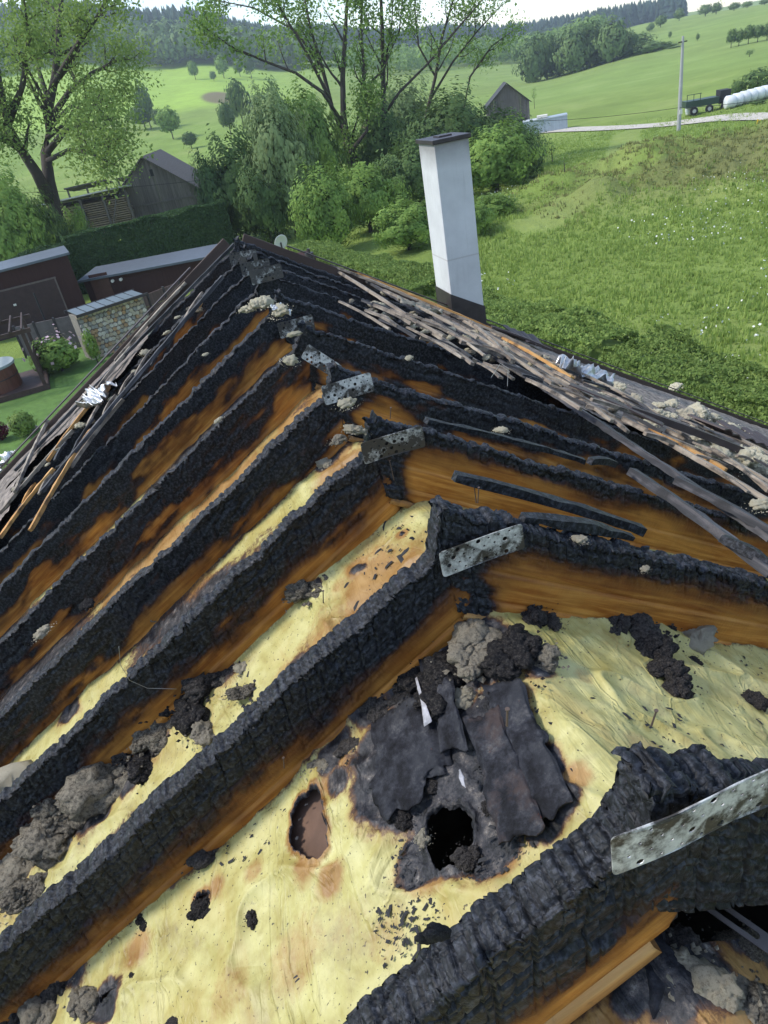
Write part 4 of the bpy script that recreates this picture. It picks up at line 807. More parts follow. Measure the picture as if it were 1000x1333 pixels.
for a in [
 ('BC', 407, 768, 20, 'g', 'grey brown wool tuft alone on the yellow membrane, left of the big blistered rafter'), ('BC', 385, 745, 14, 'd', 'dark wool strand along the rafter edge above the lone tuft'),
 ('BC', 350, 790, 11, 'd', 'small dark wool lump where the membrane meets the rafter, below the dark strand'), ('BC', 278, 885, 20, 'd', 'black wool heap at the top of the rubble drift between two rafters'),
 ('BC', 255, 925, 22, 'd', 'sooty lump below the black heap in the rubble drift'), ('BC', 222, 915, 24, 'd', 'large charcoal lump in the drift, hard against the rafter'), ('BC', 205, 955, 20, 'g', 'brown grey lump in the middle of the rubble drift'),
 ('BC', 170, 965, 26, 'd', 'dark crumbly lump halfway down the rubble drift'), ('BC', 143, 1010, 34, 'g', 'big flat brown slab of wool in the drift'), ('BC', 100, 1050, 30, 'g', 'brown wool slab below the big flat one'),
 ('BC', 72, 1100, 30, 'g', 'brownish wool matted at the foot of the drift'), ('BC', 20, 1075, 44, 'p', 'large pale tan wool slab at the left picture edge'), ('BC', 18, 1130, 30, 'g', 'grey wool under the pale slab at the left edge'),
 ('BC', 118, 985, 18, 'd', 'black lump beside the brown slab'), ('BC', 290, 850, 11, 'd', 'small black crumb above the drift near the rafter'), ('BC', 315, 900, 12, 'g', 'grey crumb against the blistered rafter'),
 ('BC', 270, 955, 14, 'g', 'greyish crumb right of the sooty lumps'), ('BC', 188, 1000, 16, 'd', 'black crumb at the lower right of the drift'), ('BC', 40, 1160, 22, 'g', 'wool crumb at the lower left foot of the drift'),
 ('CD', 215, 772, 26, 'g', 'fluffy grey wool ball wedged between two rafters on the left slope'), ('CD', 205, 795, 20, 'g', 'smaller grey wool ball under the fluffy one'), ('CD', 290, 722, 11, 'g', 'grey tuft further up the same gap as the fluffy ball'),
 ('CD', 160, 832, 12, 'd', 'small black lump below the fluffy balls'), ('CD', 22, 945, 32, 'p', 'pale wool pad at the left picture edge'), ('CD', 48, 925, 20, 'p', 'pale wool tuft at the top of the left-edge pad'), ('CD', 5, 975, 22, 'g', 'brown wool under the left-edge pad'),
 ('CD', 425, 603, 13, 'p', 'creamy wool tuft high in the gap near the ridge'), ('CD', 405, 617, 9, 'g', 'grey tuft beside the creamy one near the ridge'), ('L', 57, 825, 12, 'p', 'small pale tuft on a rafter at far left'), ('L', 115, 790, 10, 'd', 'charred lump on a rafter, left slope'),
 ('L', 205, 635, 7, 'd', 'charred knob on a rafter halfway up the left slope'), ('L', 285, 548, 6, 'w', 'tiny white tuft on a far left rafter'),
 ('AB', 688, 793, 20, 'd', 'dark wool lump at the membrane edge under the orange rafter, beside the ridge'), ('AB', 716, 806, 12, 'd', 'small dark lump right of the ridge lump'),
 ('AB', 795, 812, 19, 'd', 'black lump starting the trail on the right membrane'), ('AB', 825, 820, 26, 'd', 'largest black lump of the trail on the right membrane'), ('AB', 852, 814, 18, 'd', 'black lump at the top of the trail under the rafter'),
 ('AB', 845, 842, 21, 'd', 'middle lump of the black trail'), ('AB', 862, 868, 19, 'd', 'black lump low in the trail'), ('AB', 884, 888, 18, 'd', 'lowest black lump of the trail'), ('AB', 895, 828, 23, 'p', 'tan wool lump right of the black trail'),
 ('AB', 905, 858, 8, 'd', 'crumb hanging below the tan lump'), ('AB', 985, 908, 13, 'd', 'dark crumbs at the right picture edge on the membrane'),
 ('AB', 625, 845, 34, 'g', 'shaggy grey brown wool mass above the burn hole near the ridge'), ('AB', 668, 850, 32, 'd', 'charred wool flap reaching right over the yellow membrane'), ('AB', 700, 852, 20, 'g', 'ragged right tip of the charred wool flap'),
 ('AB', 575, 905, 30, 'd', 'charred mass left of the shaggy wool'), ('AB', 590, 870, 26, 'd', 'dark burnt mass under the ridge'), ('AB', 540, 880, 24, 'd', 'black burnt heap against the blistered rafter'), ('AB', 500, 920, 22, 'd', 'black rubble heap on the rafter side'),
 ('AB', 462, 965, 20, 'd', 'black rubble tongue left of the burnt sheets'), ('AB', 425, 985, 18, 'g', 'brown singed wool tip at the left end of the burn'), ('AB', 605, 905, 14, 'p', 'tan wool tuft among the black rubble'),
 ('AB', 560, 1015, 14, 'd', 'charcoal block hanging over the burn hole'), ('AB', 550, 1085, 9, 'p', 'tan frayed tuft on the left rim of the burn hole'), ('AB', 520, 1060, 14, 'd', 'charred crumb left of the burn hole'), ('AB', 610, 1110, 14, 'd', 'charred crumb on the lower rim of the burn hole'),
 ('AB', 640, 1040, 11, 'd', 'charred crumb right of the burn hole'), ('AB', 270, 1105, 20, 'd', 'blackened lump draped over the orange board, left of the oval tear'), ('AB', 262, 1180, 13, 'd', 'black clot in the small tear below the draped lump'), ('AB', 190, 1195, 12, 'd', 'black clot alone on the yellow membrane at lower left'),
 ('AB', 326, 1193, 8, 'd', 'small soot clot in the middle of the lower membrane'), ('AB', 175, 1270, 8, 'd', 'thin black clot below the lone one at lower left'), ('AB', 225, 1325, 8, 'd', 'black sliver at the bottom picture edge'),
 ('AB', 30, 1285, 34, 'd', 'black rubble filling the lower left corner'), ('AB', 75, 1270, 26, 'd', 'grey black rubble right of the corner heap'), ('AB', 55, 1325, 26, 'g', 'brown wool at the very bottom left'), ('AB', 112, 1300, 20, 'g', 'singed wool edging the membrane at the bottom left'),
 ('0', 905, 1290, 44, 'p', 'fluffy beige wool pad in the lower right corner'), ('0', 960, 1300, 34, 'g', 'grey beige wool at the right of the corner pad'), ('0', 850, 1320, 30, 'p', 'beige wool at the bottom edge'), ('0', 880, 1230, 28, 'd', 'black crust above the corner pad'), ('0', 960, 1230, 26, 'g', 'brown crust below the slotted strap'),
 ('0', 770, 1290, 12, 'd', 'soot clot on the tan sheet at the lower right'), ('0', 1000, 1330, 40, 'g', 'brown wool in the very corner at lower right'),
 ('R', 652, 562, 8, 'w', 'white frayed tuft on a far rafter of the right slope'), ('R', 755, 704, 9, 'p', 'pale wool tuft hanging on the rafter right of the big nail plate'), ('R', 840, 742, 6, 'p', 'small wisp on the orange face below the charred edge'),
 ('L', 340, 398, 16, 'w', 'cream wool bulging at the ridge between far rafters'), ('L', 325, 405, 10, 'w', 'cream wool scrap left of the ridge bulge'), ('R', 365, 408, 12, 'w', 'white foil wrapped wool above the tan nail plate'), ('R', 383, 437, 8, 'w', 'cream scrap hanging under the tan nail plate'),
 ('L', 378, 472, 11, 'w', 'cream and orange scrap left of the tilted nail plate'), ('R', 452, 528, 11, 'w', 'cream scrap under the pale nail plate'), ('L', 462, 562, 13, 'p', 'scorched wool tongue left of the browned nail plate'), ('L', 440, 575, 10, 'g', 'singed wool below the scorched tongue'),
 ('L', 268, 462, 4, 'w', 'white speck of wool on the far left slope'), ('R', 500, 382, 4, 'w', 'white speck on the far right slope'), ('R', 533, 467, 5, 'w', 'cream speck in the middle of the right slope')]:
    clump(*a[:5], a[5], G1 if a[0] in ('AB', 'BC', 'CD') else None)
for k in range(70):                 # more broken battens and slivers nailed along the far verge
    t_ = k/69; px = 455+t_*530+rnd.uniform(-18, 18); py = 312+.36*(px-305)+12+rnd.uniform(0, 8+.085*(px-305)); sl = rnd.choice((.42, .55, .65, .36, .5)); L_b = rnd.uniform(18, 75)
    batten((px, py), (px+L_b, py+L_b*sl), 1, .05+.07*rnd.random(), rnd.uniform(.02, .05), rnd.uniform(.012, .03), rnd.choice((M_OLDWOOD, M_OLDWOOD, M_OLDWOOD, M_CHARBAT)), seed=90+k, rough=.003)
for k in range(12):
    t_ = k/11; px = 30+t_*230; py = 655-t_*265+rnd.uniform(-8, 14); L_b = rnd.uniform(14, 50)
    batten((px, py), (px+L_b*.62, py-L_b), -1, .04+.05*rnd.random(), rnd.uniform(.02, .045), .02, rnd.choice((M_OLDWOOD, M_OLDWOOD, M_LIGHTWOOD, M_CHARBAT)), seed=190+k, rough=.003)
G2 = 'wool scraps in the rubble along the far verge'
for k in range(34):                  # small lumps of the drift
    t_ = rnd.random(); px = 300-285*t_+rnd.uniform(-16, 16); py = 862+235*t_+rnd.uniform(-22, 34)
    clump('BC', px, py, rnd.uniform(4, 11), rnd.choice('gdgdp'), 'small sooty wool lump in the rubble drift between two left rafters', 'small lumps of the rubble drift')
for k in range(14):
    t_ = rnd.random(); px = 330-290*t_+rnd.uniform(-8, 8); py = 690+230*t_+rnd.uniform(-6, 10)
    clump('CD', px, py, rnd.uniform(4, 9), rnd.choice('gdp'), 'small wool lump in the narrow gap above the rubble drift', 'small lumps in the narrow gap')
cq = on_y(566, 1222, .62); me_ = clump_me(901, M_CHARPANEL, .5, 5); me_.name = 'charred_flake'
tag(obj('charred_flake', me_, mw=Matrix.Translation(Vector(cq)) @ Matrix.Rotation(math.radians(-35), 4, 'Y') @ Matrix.Diagonal((.028, .02, .075, 1))), 'grey charred flake standing against the nearest left rafter, below the burn hole', 'flake')
spots = ['beside the brown chimney flashing', 'under the ends of the two verge tiles', 'between the pale battens', 'at the middle of the verge', 'above the ribbed trim', 'beside the channel trim', 'near the tilted tile', 'below the right verge tiles']
for k in range(84):
    t_ = k/83; px = 470+t_*520+rnd.uniform(-14, 14); top_ = 312+.36*(px-305)+10; py = top_+rnd.uniform(0, 10+.055*(px-305)); big = rnd.random() < .3
    clump('R', px, py, rnd.uniform(3, 6)+t_*rnd.uniform(2, 9), rnd.choice('wwpwg'), 'pale wool scrap among the broken battens along the far verge', G2)
for px, py, r_, lb in ((905, 540, 15, 'cream wool mat left of the right verge tiles'), (925, 547, 12, 'cream wool mat touching the tilted dark tile'), (880, 505, 8, 'small cream scrap outside the verge above the wool mats'), (960, 600, 20, 'largest cream wool mat at the right end of the rubble'), (985, 608, 18, 'cream wool mat at the right picture edge'), (940, 590, 12, 'cream wool mat left of the largest one'), (990, 660, 12, 'cream wool mat between the lowest battens at the right picture edge'), (905, 590, 10, 'small cream mat under the long channel trim')):
    clump('R', px, py, r_, 'w', lb, 'bright cream wool mats')
for k in range(18):
    t_ = k/17; px = 20+t_*240; py = 640-t_*250+rnd.uniform(-6, 16); clump('L', px, py, rnd.uniform(3, 6), rnd.choice('wpg'), 'small pale scrap among the boards along the left verge', 'scraps along the left verge')
# torn foil on the left verge and a bent flap by the chimney
M_FOIL = m_simple('crumpled_silver_foil', (.55, .56, .58), .35, .3, 14, .8, .02, metal=.5)
M_FELT = m_simple('grey_brown_felt', (.27, .24, .19), .9, .25, 8, .4, .01)
def crumple(px, py, side, wpx, hpx, mat, label, cat, seed, lift=.06, rot=0, name='foil_scrap', amp=.3):
    p = on_roof_z(px, py, side, lift); k = pxm(p); n = 22; U, V_ = np.meshgrid(np.linspace(-.5, .5, n), np.linspace(-.5, .5, n), indexing='ij'); u = U.ravel(); v = V_.ravel()
    P = np.stack([u*3, v*3, u*0+seed], 1); V = np.stack([(u+.07*fbm(P, 3, seed))*wpx*k, (v+.07*fbm(P, 3, seed+3))*hpx*k, (np.abs(fbm(P*1.3, 4, seed+5))*2)*amp*wpx*k], 1)
    i, j = np.meshgrid(np.arange(n-1), np.arange(n-1), indexing='ij'); q = i*n+j; Fc = np.stack([q, q+n, q+n+1, q+1], -1).reshape(-1, 4)
    M = frame(side, 0, 0); M.translation = Vector(p); M = M @ Matrix.Rotation(math.radians(rot), 4, 'Z')
    o = tag(obj(name, mesh_np(name, V, Fc, True, mat), mw=M), label, cat); sm = o.modifiers.new('thickness', 'SOLIDIFY'); sm.thickness = .003; return o
crumple(132, 520, -1, 34, 70, M_FOIL, 'crumpled silver foil standing on the left verge rubble', 'foil', 3, rot=35, amp=.45)
crumple(120, 512, -1, 22, 60, M_FELT, 'grey folded plate beside the silver foil', 'foil', 5, rot=40, name='folded_plate', amp=.1)
crumple(8, 606, -1, 40, 26, M_FOIL, 'silver foil scrap at the left picture edge', 'foil', 6, rot=0)
crumple(545, 402, 1, 60, 26, M_FELT, 'bent grey felt flap left of the chimney foot', 'felt', 7, lift=.1, name='felt_flap', amp=.12)
crumple(760, 492, 1, 80, 30, M_FOIL, 'grey foil sheet caught under the battens in the middle of the verge', 'foil', 9, lift=.06)
crumple(365, 405, 1, 26, 20, M_FOIL, 'white foil shred at the ridge above the tan nail plate', 'foil', 11, lift=.03)
# perforated strap bottom right
def strap():
    bm = bmesh.new(); L, W = .26, .045; e = []
    def lp(p): v = [bm.verts.new((*q, 0)) for q in p]; return [bm.edges.new((v[i], v[(i+1) % len(v)])) for i in range(len(v))]
    def caps(cx0, cx1, r): return [(cx0+r*math.cos(math.radians(a)), r*math.sin(math.radians(a))) for a in range(90, 271, 22)]+[(cx1+r*math.cos(math.radians(a)), r*math.sin(math.radians(a))) for a in range(-90, 91, 22)]
    e += lp(caps(-L/2, L/2, W/2)); e += lp(caps(-L*.38, L*.22, W*.2)); e += lp(caps(L*.44, L*.441, W*.2))
    bmesh.ops.triangle_fill(bm, edges=e, use_beauty=True); g = bmesh.ops.extrude_face_region(bm, geom=bm.faces[:]); bmesh.ops.translate(bm, verts=[v for v in g['geom'] if isinstance(v, bmesh.types.BMVert)], vec=(0, 0, .004))
    bmesh.ops.recalc_face_normals(bm, faces=bm.faces[:]); me = bpy.data.meshes.new('slotted_strap'); bm.to_mesh(me); bm.free(); me.materials.append(m_simple('dull_brown_metal', (.10, .085, .08), .5, .3, 8, .2, .002, metal=.3)); return me
a = on_mem(918, 1190, .53, .47); b = on_mem(985, 1238, .53, .47); d = b-a; d /= np.linalg.norm(d); up = np.array([.2, -.35, .9]); y_ = np.cross(up, d); y_ /= np.linalg.norm(y_); z_ = np.cross(d, y_); M = Matrix.Identity(4); c_ = (a+b)/2+np.array([0, 0, .06])
for i in range(3): M[i][0] = d[i]; M[i][1] = y_[i]; M[i][2] = z_[i]; M[i][3] = c_[i]
tag(obj('slotted_strap', strap(), mw=M), 'dark slotted metal strap below the nearest rafter, lower right', 'strap')
free('charred_board', [(808, 1200), (850, 1180), (905, 1300), (850, 1333)], .53, .47, M_CHARPANEL, 'charred board sloping down under the nearest rafter at lower right', 'board', seed=12, lift=.04, thick=.03, wob=.003)
# a flat charred chip on the nearest rafter, wires and nails
M_WIRE = m_simple('thin_steel_wire', (.32, .31, .30), .4, .1, 10, 0, .001, metal=.6)
def wire(pts, r, label, cat='wire', name='wire'):
    c = np.array(pts[0]); mb = MB().tube([np.array(p)-c for p in pts], r, 5); return tag(mb.build(name, M_WIRE, None, True, loc=c), label, cat)
def arcpts(f, pix, n=16):
    out = []
    for (a, b) in zip(pix[:-1], pix[1:]):
        for k in range(n//2): t = k/(n//2); out.append(f(a[0]*(1-t)+b[0]*t, a[1]*(1-t)+b[1]*t)+np.array([0, 0, .03]))
    return out
wire(arcpts(lambda x, y: on_y(x, y, 2.12), [(158, 848), (160, 872), (172, 892), (195, 902), (238, 903)]), .0012, 'thin bent wire looping off the rafter at left')
wire(arcpts(lambda x, y: on_roof_z(x, y, 1, .12), [(640, 497), (652, 478), (662, 484), (661, 512)]), .0018, 'pale thin wire hoop on the right slope above the rafters')
def nail(px, py, Y, h, lean=0): c = on_y(px, py, Y); return c, np.array([lean, 0, h])
for k, (px, py, Y, h, ln, lb) in enumerate([(622, 655, 1.62, .06, .01, 'rusty nail standing on the ridge behind the big nail plate'), (513, 625, 2.2, .10, -.004, 'nail hanging under the browned nail plate'), (508, 545, 2.3, .05, .012, 'thin nail standing on the ridge behind the browned plate'),
                                      (660, 885+60, .66, .04, .004, 'nail tip on the nearest left rafter'), (848, 945, .70, .04, .01, 'nail standing on the peak of the nearest rafter'), (421, 785, 1.62, .05, .01, 'bent nail on the far edge of the blistered rafter'), (370, 1000, 1.45, .05, .01, 'thin nail on the orange lower board'), (620, 655, 1.75, .09, .0, 'nail holding the loose charred batten')]):
    c, v = nail(px, py, Y, h, ln); tag(MB().tube([np.zeros(3), v*.5, v], [.0022, .002, .002], 6).tube([v, v+np.array([0, 0, .002])], .0045, 8).build('nail', m_simple('rusty_nail', (.09, .06, .045), .6, .3, 20, .2, .001) if k == 0 else bpy.data.materials['rusty_nail'], loc=c), lb, 'nail')
# char scales on the membranes: crumbs nobody could count
def crumbs(name, N, dl, dr, ybounds, xb, seed, smin, smax, lim=0., avoid=None):
    r = np.random.default_rng(seed); x = r.uniform(*xb, N); y = r.uniform(*ybounds, N); P = np.stack([x, y, x*0], 1); keep = fbm(P*2.4, 3, seed) > lim; keep &= (np.hypot(x-avoid[0][0], y-avoid[0][1]) > avoid[1]) if avoid is not None else True; x = x[keep]; y = y[keep]; n = len(x)
    z = mem_z(x, y, dl, dr)-.02; C = np.stack([x, y, z], 1); sz = smin+(smax-smin)*r.random((n, 1))**4; out = []
    ang = r.uniform(0, 6.28, n); L = r.uniform(1, 3, (n, 1)); a = np.stack([np.cos(ang), np.sin(ang), -np.sign(x-RXW)*T*np.cos(ang)], 1)*sz*L; b = np.stack([-np.sin(ang), np.cos(ang), np.sign(x-RXW)*T*np.sin(ang)], 1)*sz; h = np.array([0, 0, 1.])*sz
    V = np.stack([C-a-b, C+a-b*.6, C+a*.8+b, C-a*.7+b*.8, C+h*1.2], 1).reshape(-1, 3); Fc = np.concatenate([np.array([(i*5+q, i*5+(q+1) % 4, i*5+4) for i in range(n)]) for q in range(4)])
    o = obj(name, mesh_np(name, V, Fc, False, M_CRUMB)); o['kind'] = 'stuff'; return o
M_CRUMB = m_simple('charcoal_crumb', (.022, .022, .025), .8, .5, 30, .3, .002)
def drop_z(x, y, dl, dr, y0, y1, sag): return mem_z(x, y, dl, dr)-sag*np.sin(np.clip((y-y0)/(y1-y0), 0, 1)*math.pi)**.6
def settle(o, y0, y1, dl, dr, sag):
    me = o.data; n = len(me.vertices); V = np.zeros(n*3, np.float32); me.vertices.foreach_get('co', V); V = V.reshape(-1, 3)
    V[:, 2] -= sag*np.sin(np.clip((V[:, 1]-y0)/(y1-y0), 0, 1)*math.pi)**.6-.024; me.vertices.foreach_set('co', V.ravel()); me.update()
o = crumbs('char_crumbs', 5000, *DAB, (yR[0]*S+.05, yR[1]*S-.05), (-1.6, 2.3), 3, .0008, .007, -.05, avoid=(on_mem(582, 1078, *DAB), .13)); settle(o, yR[0]*S, yR[1]*S, *DAB, .045)
bc_ = on_mem(575, 985, *DAB)
o = crumbs('char_crumbs', 2600, *DAB, (bc_[1]-.42, bc_[1]+.30), (bc_[0]-.36, bc_[0]+.34), 13, .0015, .0065, -.1, avoid=(on_mem(582, 1078, *DAB), .13)); settle(o, yR[0]*S, yR[1]*S, *DAB, .035)
o = crumbs('char_crumbs', 2200, .40, .30, (yR[1]*S+.05, yR[2]*S-.05), (-2.0, 1.4), 5, .0015, .012, .0); settle(o, yR[1]*S, yR[2]*S, .4, .3, .03)
# ================================================================== GARDEN AND SURROUNDINGS
GA = 'x'
def gp(px, py): return on_z(px, py, 0.0)
# far forests: a mass of conifers and broadleaves on the hills
def conifer_arr(seed, n_r=5, nseg=7):
    r = np.random.default_rng(seed); V = []; Fc = []
    for k in range(n_r):
        z0 = .08+.17*k; rr = .20*(1-k/n_r)**.8+.03; b = len(V)
        for s in range(nseg): a = 2*math.pi*s/nseg+k*.5; q = rr*(.65+.6*r.random()); V.append((q*math.cos(a), q*math.sin(a), z0-.04*r.random()))
        V.append((0, 0, min(1, z0+.32)))
        for s in range(nseg): Fc.append((b+s, b+(s+1) % nseg, b+nseg))
    return np.array(V), np.array(Fc)
def broad_arr(seed, n=90):
    P, Fq_ = blob_leaves(n, .20, seed, lump=.22, shell=.75); P = P*np.array([.36, .36, .46])+np.array([0, 0, .52]); T_ = np.concatenate([Fq_[:, :3], Fq_[:, [0, 2, 3]]]); return P, T_
def forest(name, pts, hs, arrs, mat, ws=1.0, seed=0):
    r = np.random.default_rng(seed); VV = []; FF = []; b = 0
    for (x, y), h in zip(pts, hs):
        V, Fc = arrs[r.integers(len(arrs))]; a = r.uniform(0, 6.28); c, s_ = math.cos(a), math.sin(a); Q = V*np.array([h*ws, h*ws, h]); Q = np.stack([Q[:, 0]*c-Q[:, 1]*s_, Q[:, 0]*s_+Q[:, 1]*c, Q[:, 2]], 1)+np.array([x, y, 0]); VV.append(Q); FF.append(Fc+b); b += len(V)
    V = np.concatenate(VV); Z = terr(np.array([p[0] for p in pts]), np.array([p[1] for p in pts])); V[:, 2] += np.repeat(Z, [len(q) for q in VV])-.5
    o = obj(name, mesh_np(name, V, np.concatenate(FF), False, mat)); o['kind'] = 'stuff'; return o
con = [conifer_arr(i) for i in range(5)]; brd = [broad_arr(i) for i in range(5)]
def scat(n, a0, a1, d0f, d1f, seed):
    r = np.random.default_rng(seed); a = np.radians(r.uniform(a0, a1, n)); d0 = np.array([d0f(np.degrees(q)) for q in a]); d1 = np.array([d1f(np.degrees(q)) for q in a]); d = d0+(d1-d0)*r.random(n); return list(zip(np.sin(a)*d, np.cos(a)*d))
p_ = scat(2600, -22, 19, lambda a: 600 if a < 8 else 600+14*(a-8), lambda a: 900, 1); forest('conifer_forest', p_, 17+8*rng.random(len(p_)), con, L_CON, 1.0, 1)
p_ = scat(1500, 17, 36, lambda a: 800, lambda a: 1100, 2); forest('conifer_forest', p_, 15+9*rng.random(len(p_)), con, L_CON, 1.1, 2)
p_ = scat(420, -20, 14, lambda a: 535, lambda a: 600, 3); forest('broadleaf_wood', p_, 15+10*rng.random(len(p_)), brd, L_FAR, 1.0, 3)
p_ = scat(360, 14, 31, lambda a: 430+abs(a-20)*6, lambda a: 640, 4); forest('broadleaf_wood', p_, 8+7*rng.random(len(p_)), brd, L_MID, 1.2, 4)
# trees one can tell apart in the fields: (px, py foot, width px, height px, kind, label)
def dist_of(px, py): p = ground_at(px, py); return math.hypot(p[0], p[1])
FT = [(255, 104, 14, 22, L_MID, 'single round tree on the bright field below the left forest'), (292, 102, 18, 26, L_MID, 'tree at the right end of the bright field edge'), (313, 100, 14, 20, L_FAR, 'small tree right of the field edge tree'),
      (279, 106, 9, 12, L_FAR, 'small bush on the bright field'), (328, 103, 16, 30, L_DK, 'dark tree at the right edge of the bright field'), (226, 182, 30, 38, L_MID, 'round field tree in front of the dark copse, left valley'),
      (250, 194, 20, 20, L_DK, 'dark round bush above the wooden barn roof'), (301, 176, 24, 38, L_DK, 'dark slim tree on the bank, leftmost of three'), (318, 168, 30, 56, L_DK, 'tallest tree of the three on the bank'), (345, 164, 32, 38, L_DK, 'spreading tree on the bank, rightmost of three'),
      (197, 168, 24, 52, L_DK, 'dark pointed tree in the copse behind the large spring tree'), (190, 170, 34, 30, L_DK, 'broad dark bush at the foot of the pointed tree'), (212, 170, 18, 26, L_DK, 'dark bush right of the pointed tree')]
for k, (px, py, w_, h_, mt, lb) in enumerate(FT): crown_tree('field_tree', lb, 'tree', px, py, dist_of(px, py), w_, h_, mt, n=900, leaf=.14, v=k % 3, trunkf=.12)
NP = [(694, 96, 32, 40), (712, 97, 30, 44), (728, 98, 36, 44), (746, 98, 34, 50), (764, 98, 36, 58), (782, 98, 36, 54), (796, 99, 36, 62), (812, 99, 30, 46), (826, 99, 38, 46), (842, 98, 26, 38), (856, 98, 28, 36), (868, 98, 22, 24), (876, 98, 16, 20)]
ORD = ['leftmost', 'second', 'third', 'fourth', 'fifth', 'sixth', 'seventh', 'eighth', 'ninth', 'tenth', 'eleventh', 'twelfth', 'thirteenth']
for k, (px, py, w_, h_) in enumerate(NP): crown_tree('copse_tree', ORD[k]+(' ' if k == 0 else ' from left ')+'of the dense green trees in the right field copse', 'tree', px, py, 285+6*(k % 3), w_*1.25, h_, (L_FAR, L_DK, L_FAR)[k % 3], n=2200, leaf=.09, v=k % 4, group='copse on the right field', trunkf=-.12, lump=.5)
for k, (px, py, w_, h_) in enumerate([(635+0, 60, 16, 18), (860, 36, 16, 14), (884, 30, 14, 16), (918, 24, 18, 16), (932, 22, 16, 16), (955, 20, 16, 14), (972, 17, 14, 13), (994, 16, 16, 14), (848, 40, 9, 9), (872, 50, 5, 8), (908, 54, 5, 9), (846, 42, 10, 8)]):
    crown_tree('skyline_tree', ORD[k]+(' ' if k == 0 else ' from left ')+'small tree along the skyline of the right hill', 'tree', px, py, dist_of(px, py) if py > 30 else 480, w_, h_, L_FAR, n=500, leaf=.16, v=k % 3, group='skyline trees', trunkf=.05)
for k, (px, w_, h_) in enumerate([(952, 14, 16), (962, 14, 15), (974, 16, 20), (986, 16, 20), (998, 18, 22)]):
    crown_tree('field_tree', ORD[k]+(' ' if k == 0 else ' from left ')+'of the row of small trees high on the right field', 'tree', px, 56, 235, w_, h_, L_DK, n=600, leaf=.15, v=k % 3, group='row of small trees on the right field')
crown_tree('young_tree', 'thin young tree on the field left of the wrapped bales', 'tree', 974, 92, 190, 12, 24, L_FAR, n=300, leaf=.12, v=1)
for k, (px, py, w_, h_, lb) in enumerate([(719, 212, 14, 26, 'young tree with pale leaves on the bank below the grey container'), (735, 224, 10, 24, 'bare spindly sapling beside the young tree'), (696, 142, 8, 26, 'thin sapling between the container and the barn')]):
    crown_tree('young_tree', lb, 'tree', px, py, dist_of(px, py), w_, h_, L_MID, n=160, leaf=.10, v=k, trunkf=.3)
for k, (px, py, w_, h_, lb) in enumerate([(985, 128, 44, 34, 'shaggy bush rising behind the white wrapped bales'), (960, 124, 22, 18, 'low bush left of the shaggy one behind the bales'), (985, 152, 22, 10, 'low green bush in front of the wrapped bales by the road')]):
    crown_tree('bush', lb, 'bush', px, py, 96+14*(k < 2), w_, h_, L_DK, n=900, leaf=.11, v=k, trunkf=.0)

# ---- branching trees
def tree_skel(limbs, seed, levels, spread=.75, up=.15, shrink=.62, nchild=(3, 5), minr=.012, jit=.12):
    """limbs: list of (points, r0, r1); grows sub-branches off them. returns tubes, tips"""
    r = np.random.default_rng(seed); tubes = []; tips = []; cur = [(np.array(P, float), r0, r1, 0) for P, r0, r1 in limbs]
    while cur:
        nx = []
        for P, r0, r1, lv in cur:
            n = len(P); rad = np.linspace(r0, r1, n); tubes.append((P, rad, lv)); L = np.linalg.norm(np.diff(P, axis=0), axis=1).sum()
            if lv >= levels:
                tips += [P[int(n*.35)], P[int(n*.6)], P[-1]]; continue
            m_ = r.integers(*nchild)+ (6 if lv == 0 else 0)
            for _ in range(m_):
                t = r.uniform(.25 if lv == 0 else .2, 1.0)**.8; i = min(int(t*(n-1)), n-2); f_ = t*(n-1)-i; o = P[i]*(1-f_)+P[i+1]*f_; d = P[i+1]-P[i]; d /= np.linalg.norm(d)+1e-9
                q = r.normal(size=3); q -= q.dot(d)*d; q /= np.linalg.norm(q)+1e-9; dr_ = d*(1-spread*.55)+q*spread+np.array([0, 0, up]); dr_ /= np.linalg.norm(dr_)
                l2 = L*shrink*r.uniform(.45, 1.0)*(1.1-.5*t) if lv else L*shrink*r.uniform(.3, .8)*(1.15-.6*t); k = 6 if lv < 2 else 4; pts = [o]; dd_ = dr_.copy()
                for s in range(k): dd_ = dd_+r.normal(size=3)*jit+np.array([0, 0, up*.25]); dd_ /= np.linalg.norm(dd_); pts.append(pts[-1]+dd_*l2/k)
                rr0 = max((r0*(1-t)+r1*t)*.55, minr); nx.append((np.array(pts), rr0, max(rr0*.3, minr*.5), lv+1))
        cur = nx
    return tubes, np.array(tips)
def branch_tree(name, label, base, limbs, seed, levels, leafmat, leaf, per, cluster, group=None, **k):
    t = thing(name, label, 'tree', base, 0, group); tb, tips = tree_skel(limbs, seed, levels, **k); mb = MB(); b = np.array(base)
    for P, rad, lv in tb: mb.tube([p-b for p in P], rad, 7 if lv == 0 else (5 if lv == 1 else 3))
    mb.build('trunk', M_BARK, t, True, mw=Matrix.Translation(Vector(base)))
    r = np.random.default_rng(seed+5); C = np.repeat(tips, per, 0)+r.normal(size=(len(tips)*per, 3))*cluster; V, Fc = leaf_quads(C-b, leaf, seed)
    obj('crown', mesh_np('crown', V, Fc, False, leafmat), t, mw=Matrix.Translation(Vector(base))); return len(Fc)
def L_(pix, dist, dd_=None):     # polyline at roughly one distance with depth wander
    return [at(x, y, dist+(0 if dd_ is None else dd_[i])) for i, (x, y) in enumerate(pix)]
B = at(72, 296, 66); B[2] = gz(B[0], B[1]); base = tuple(B)
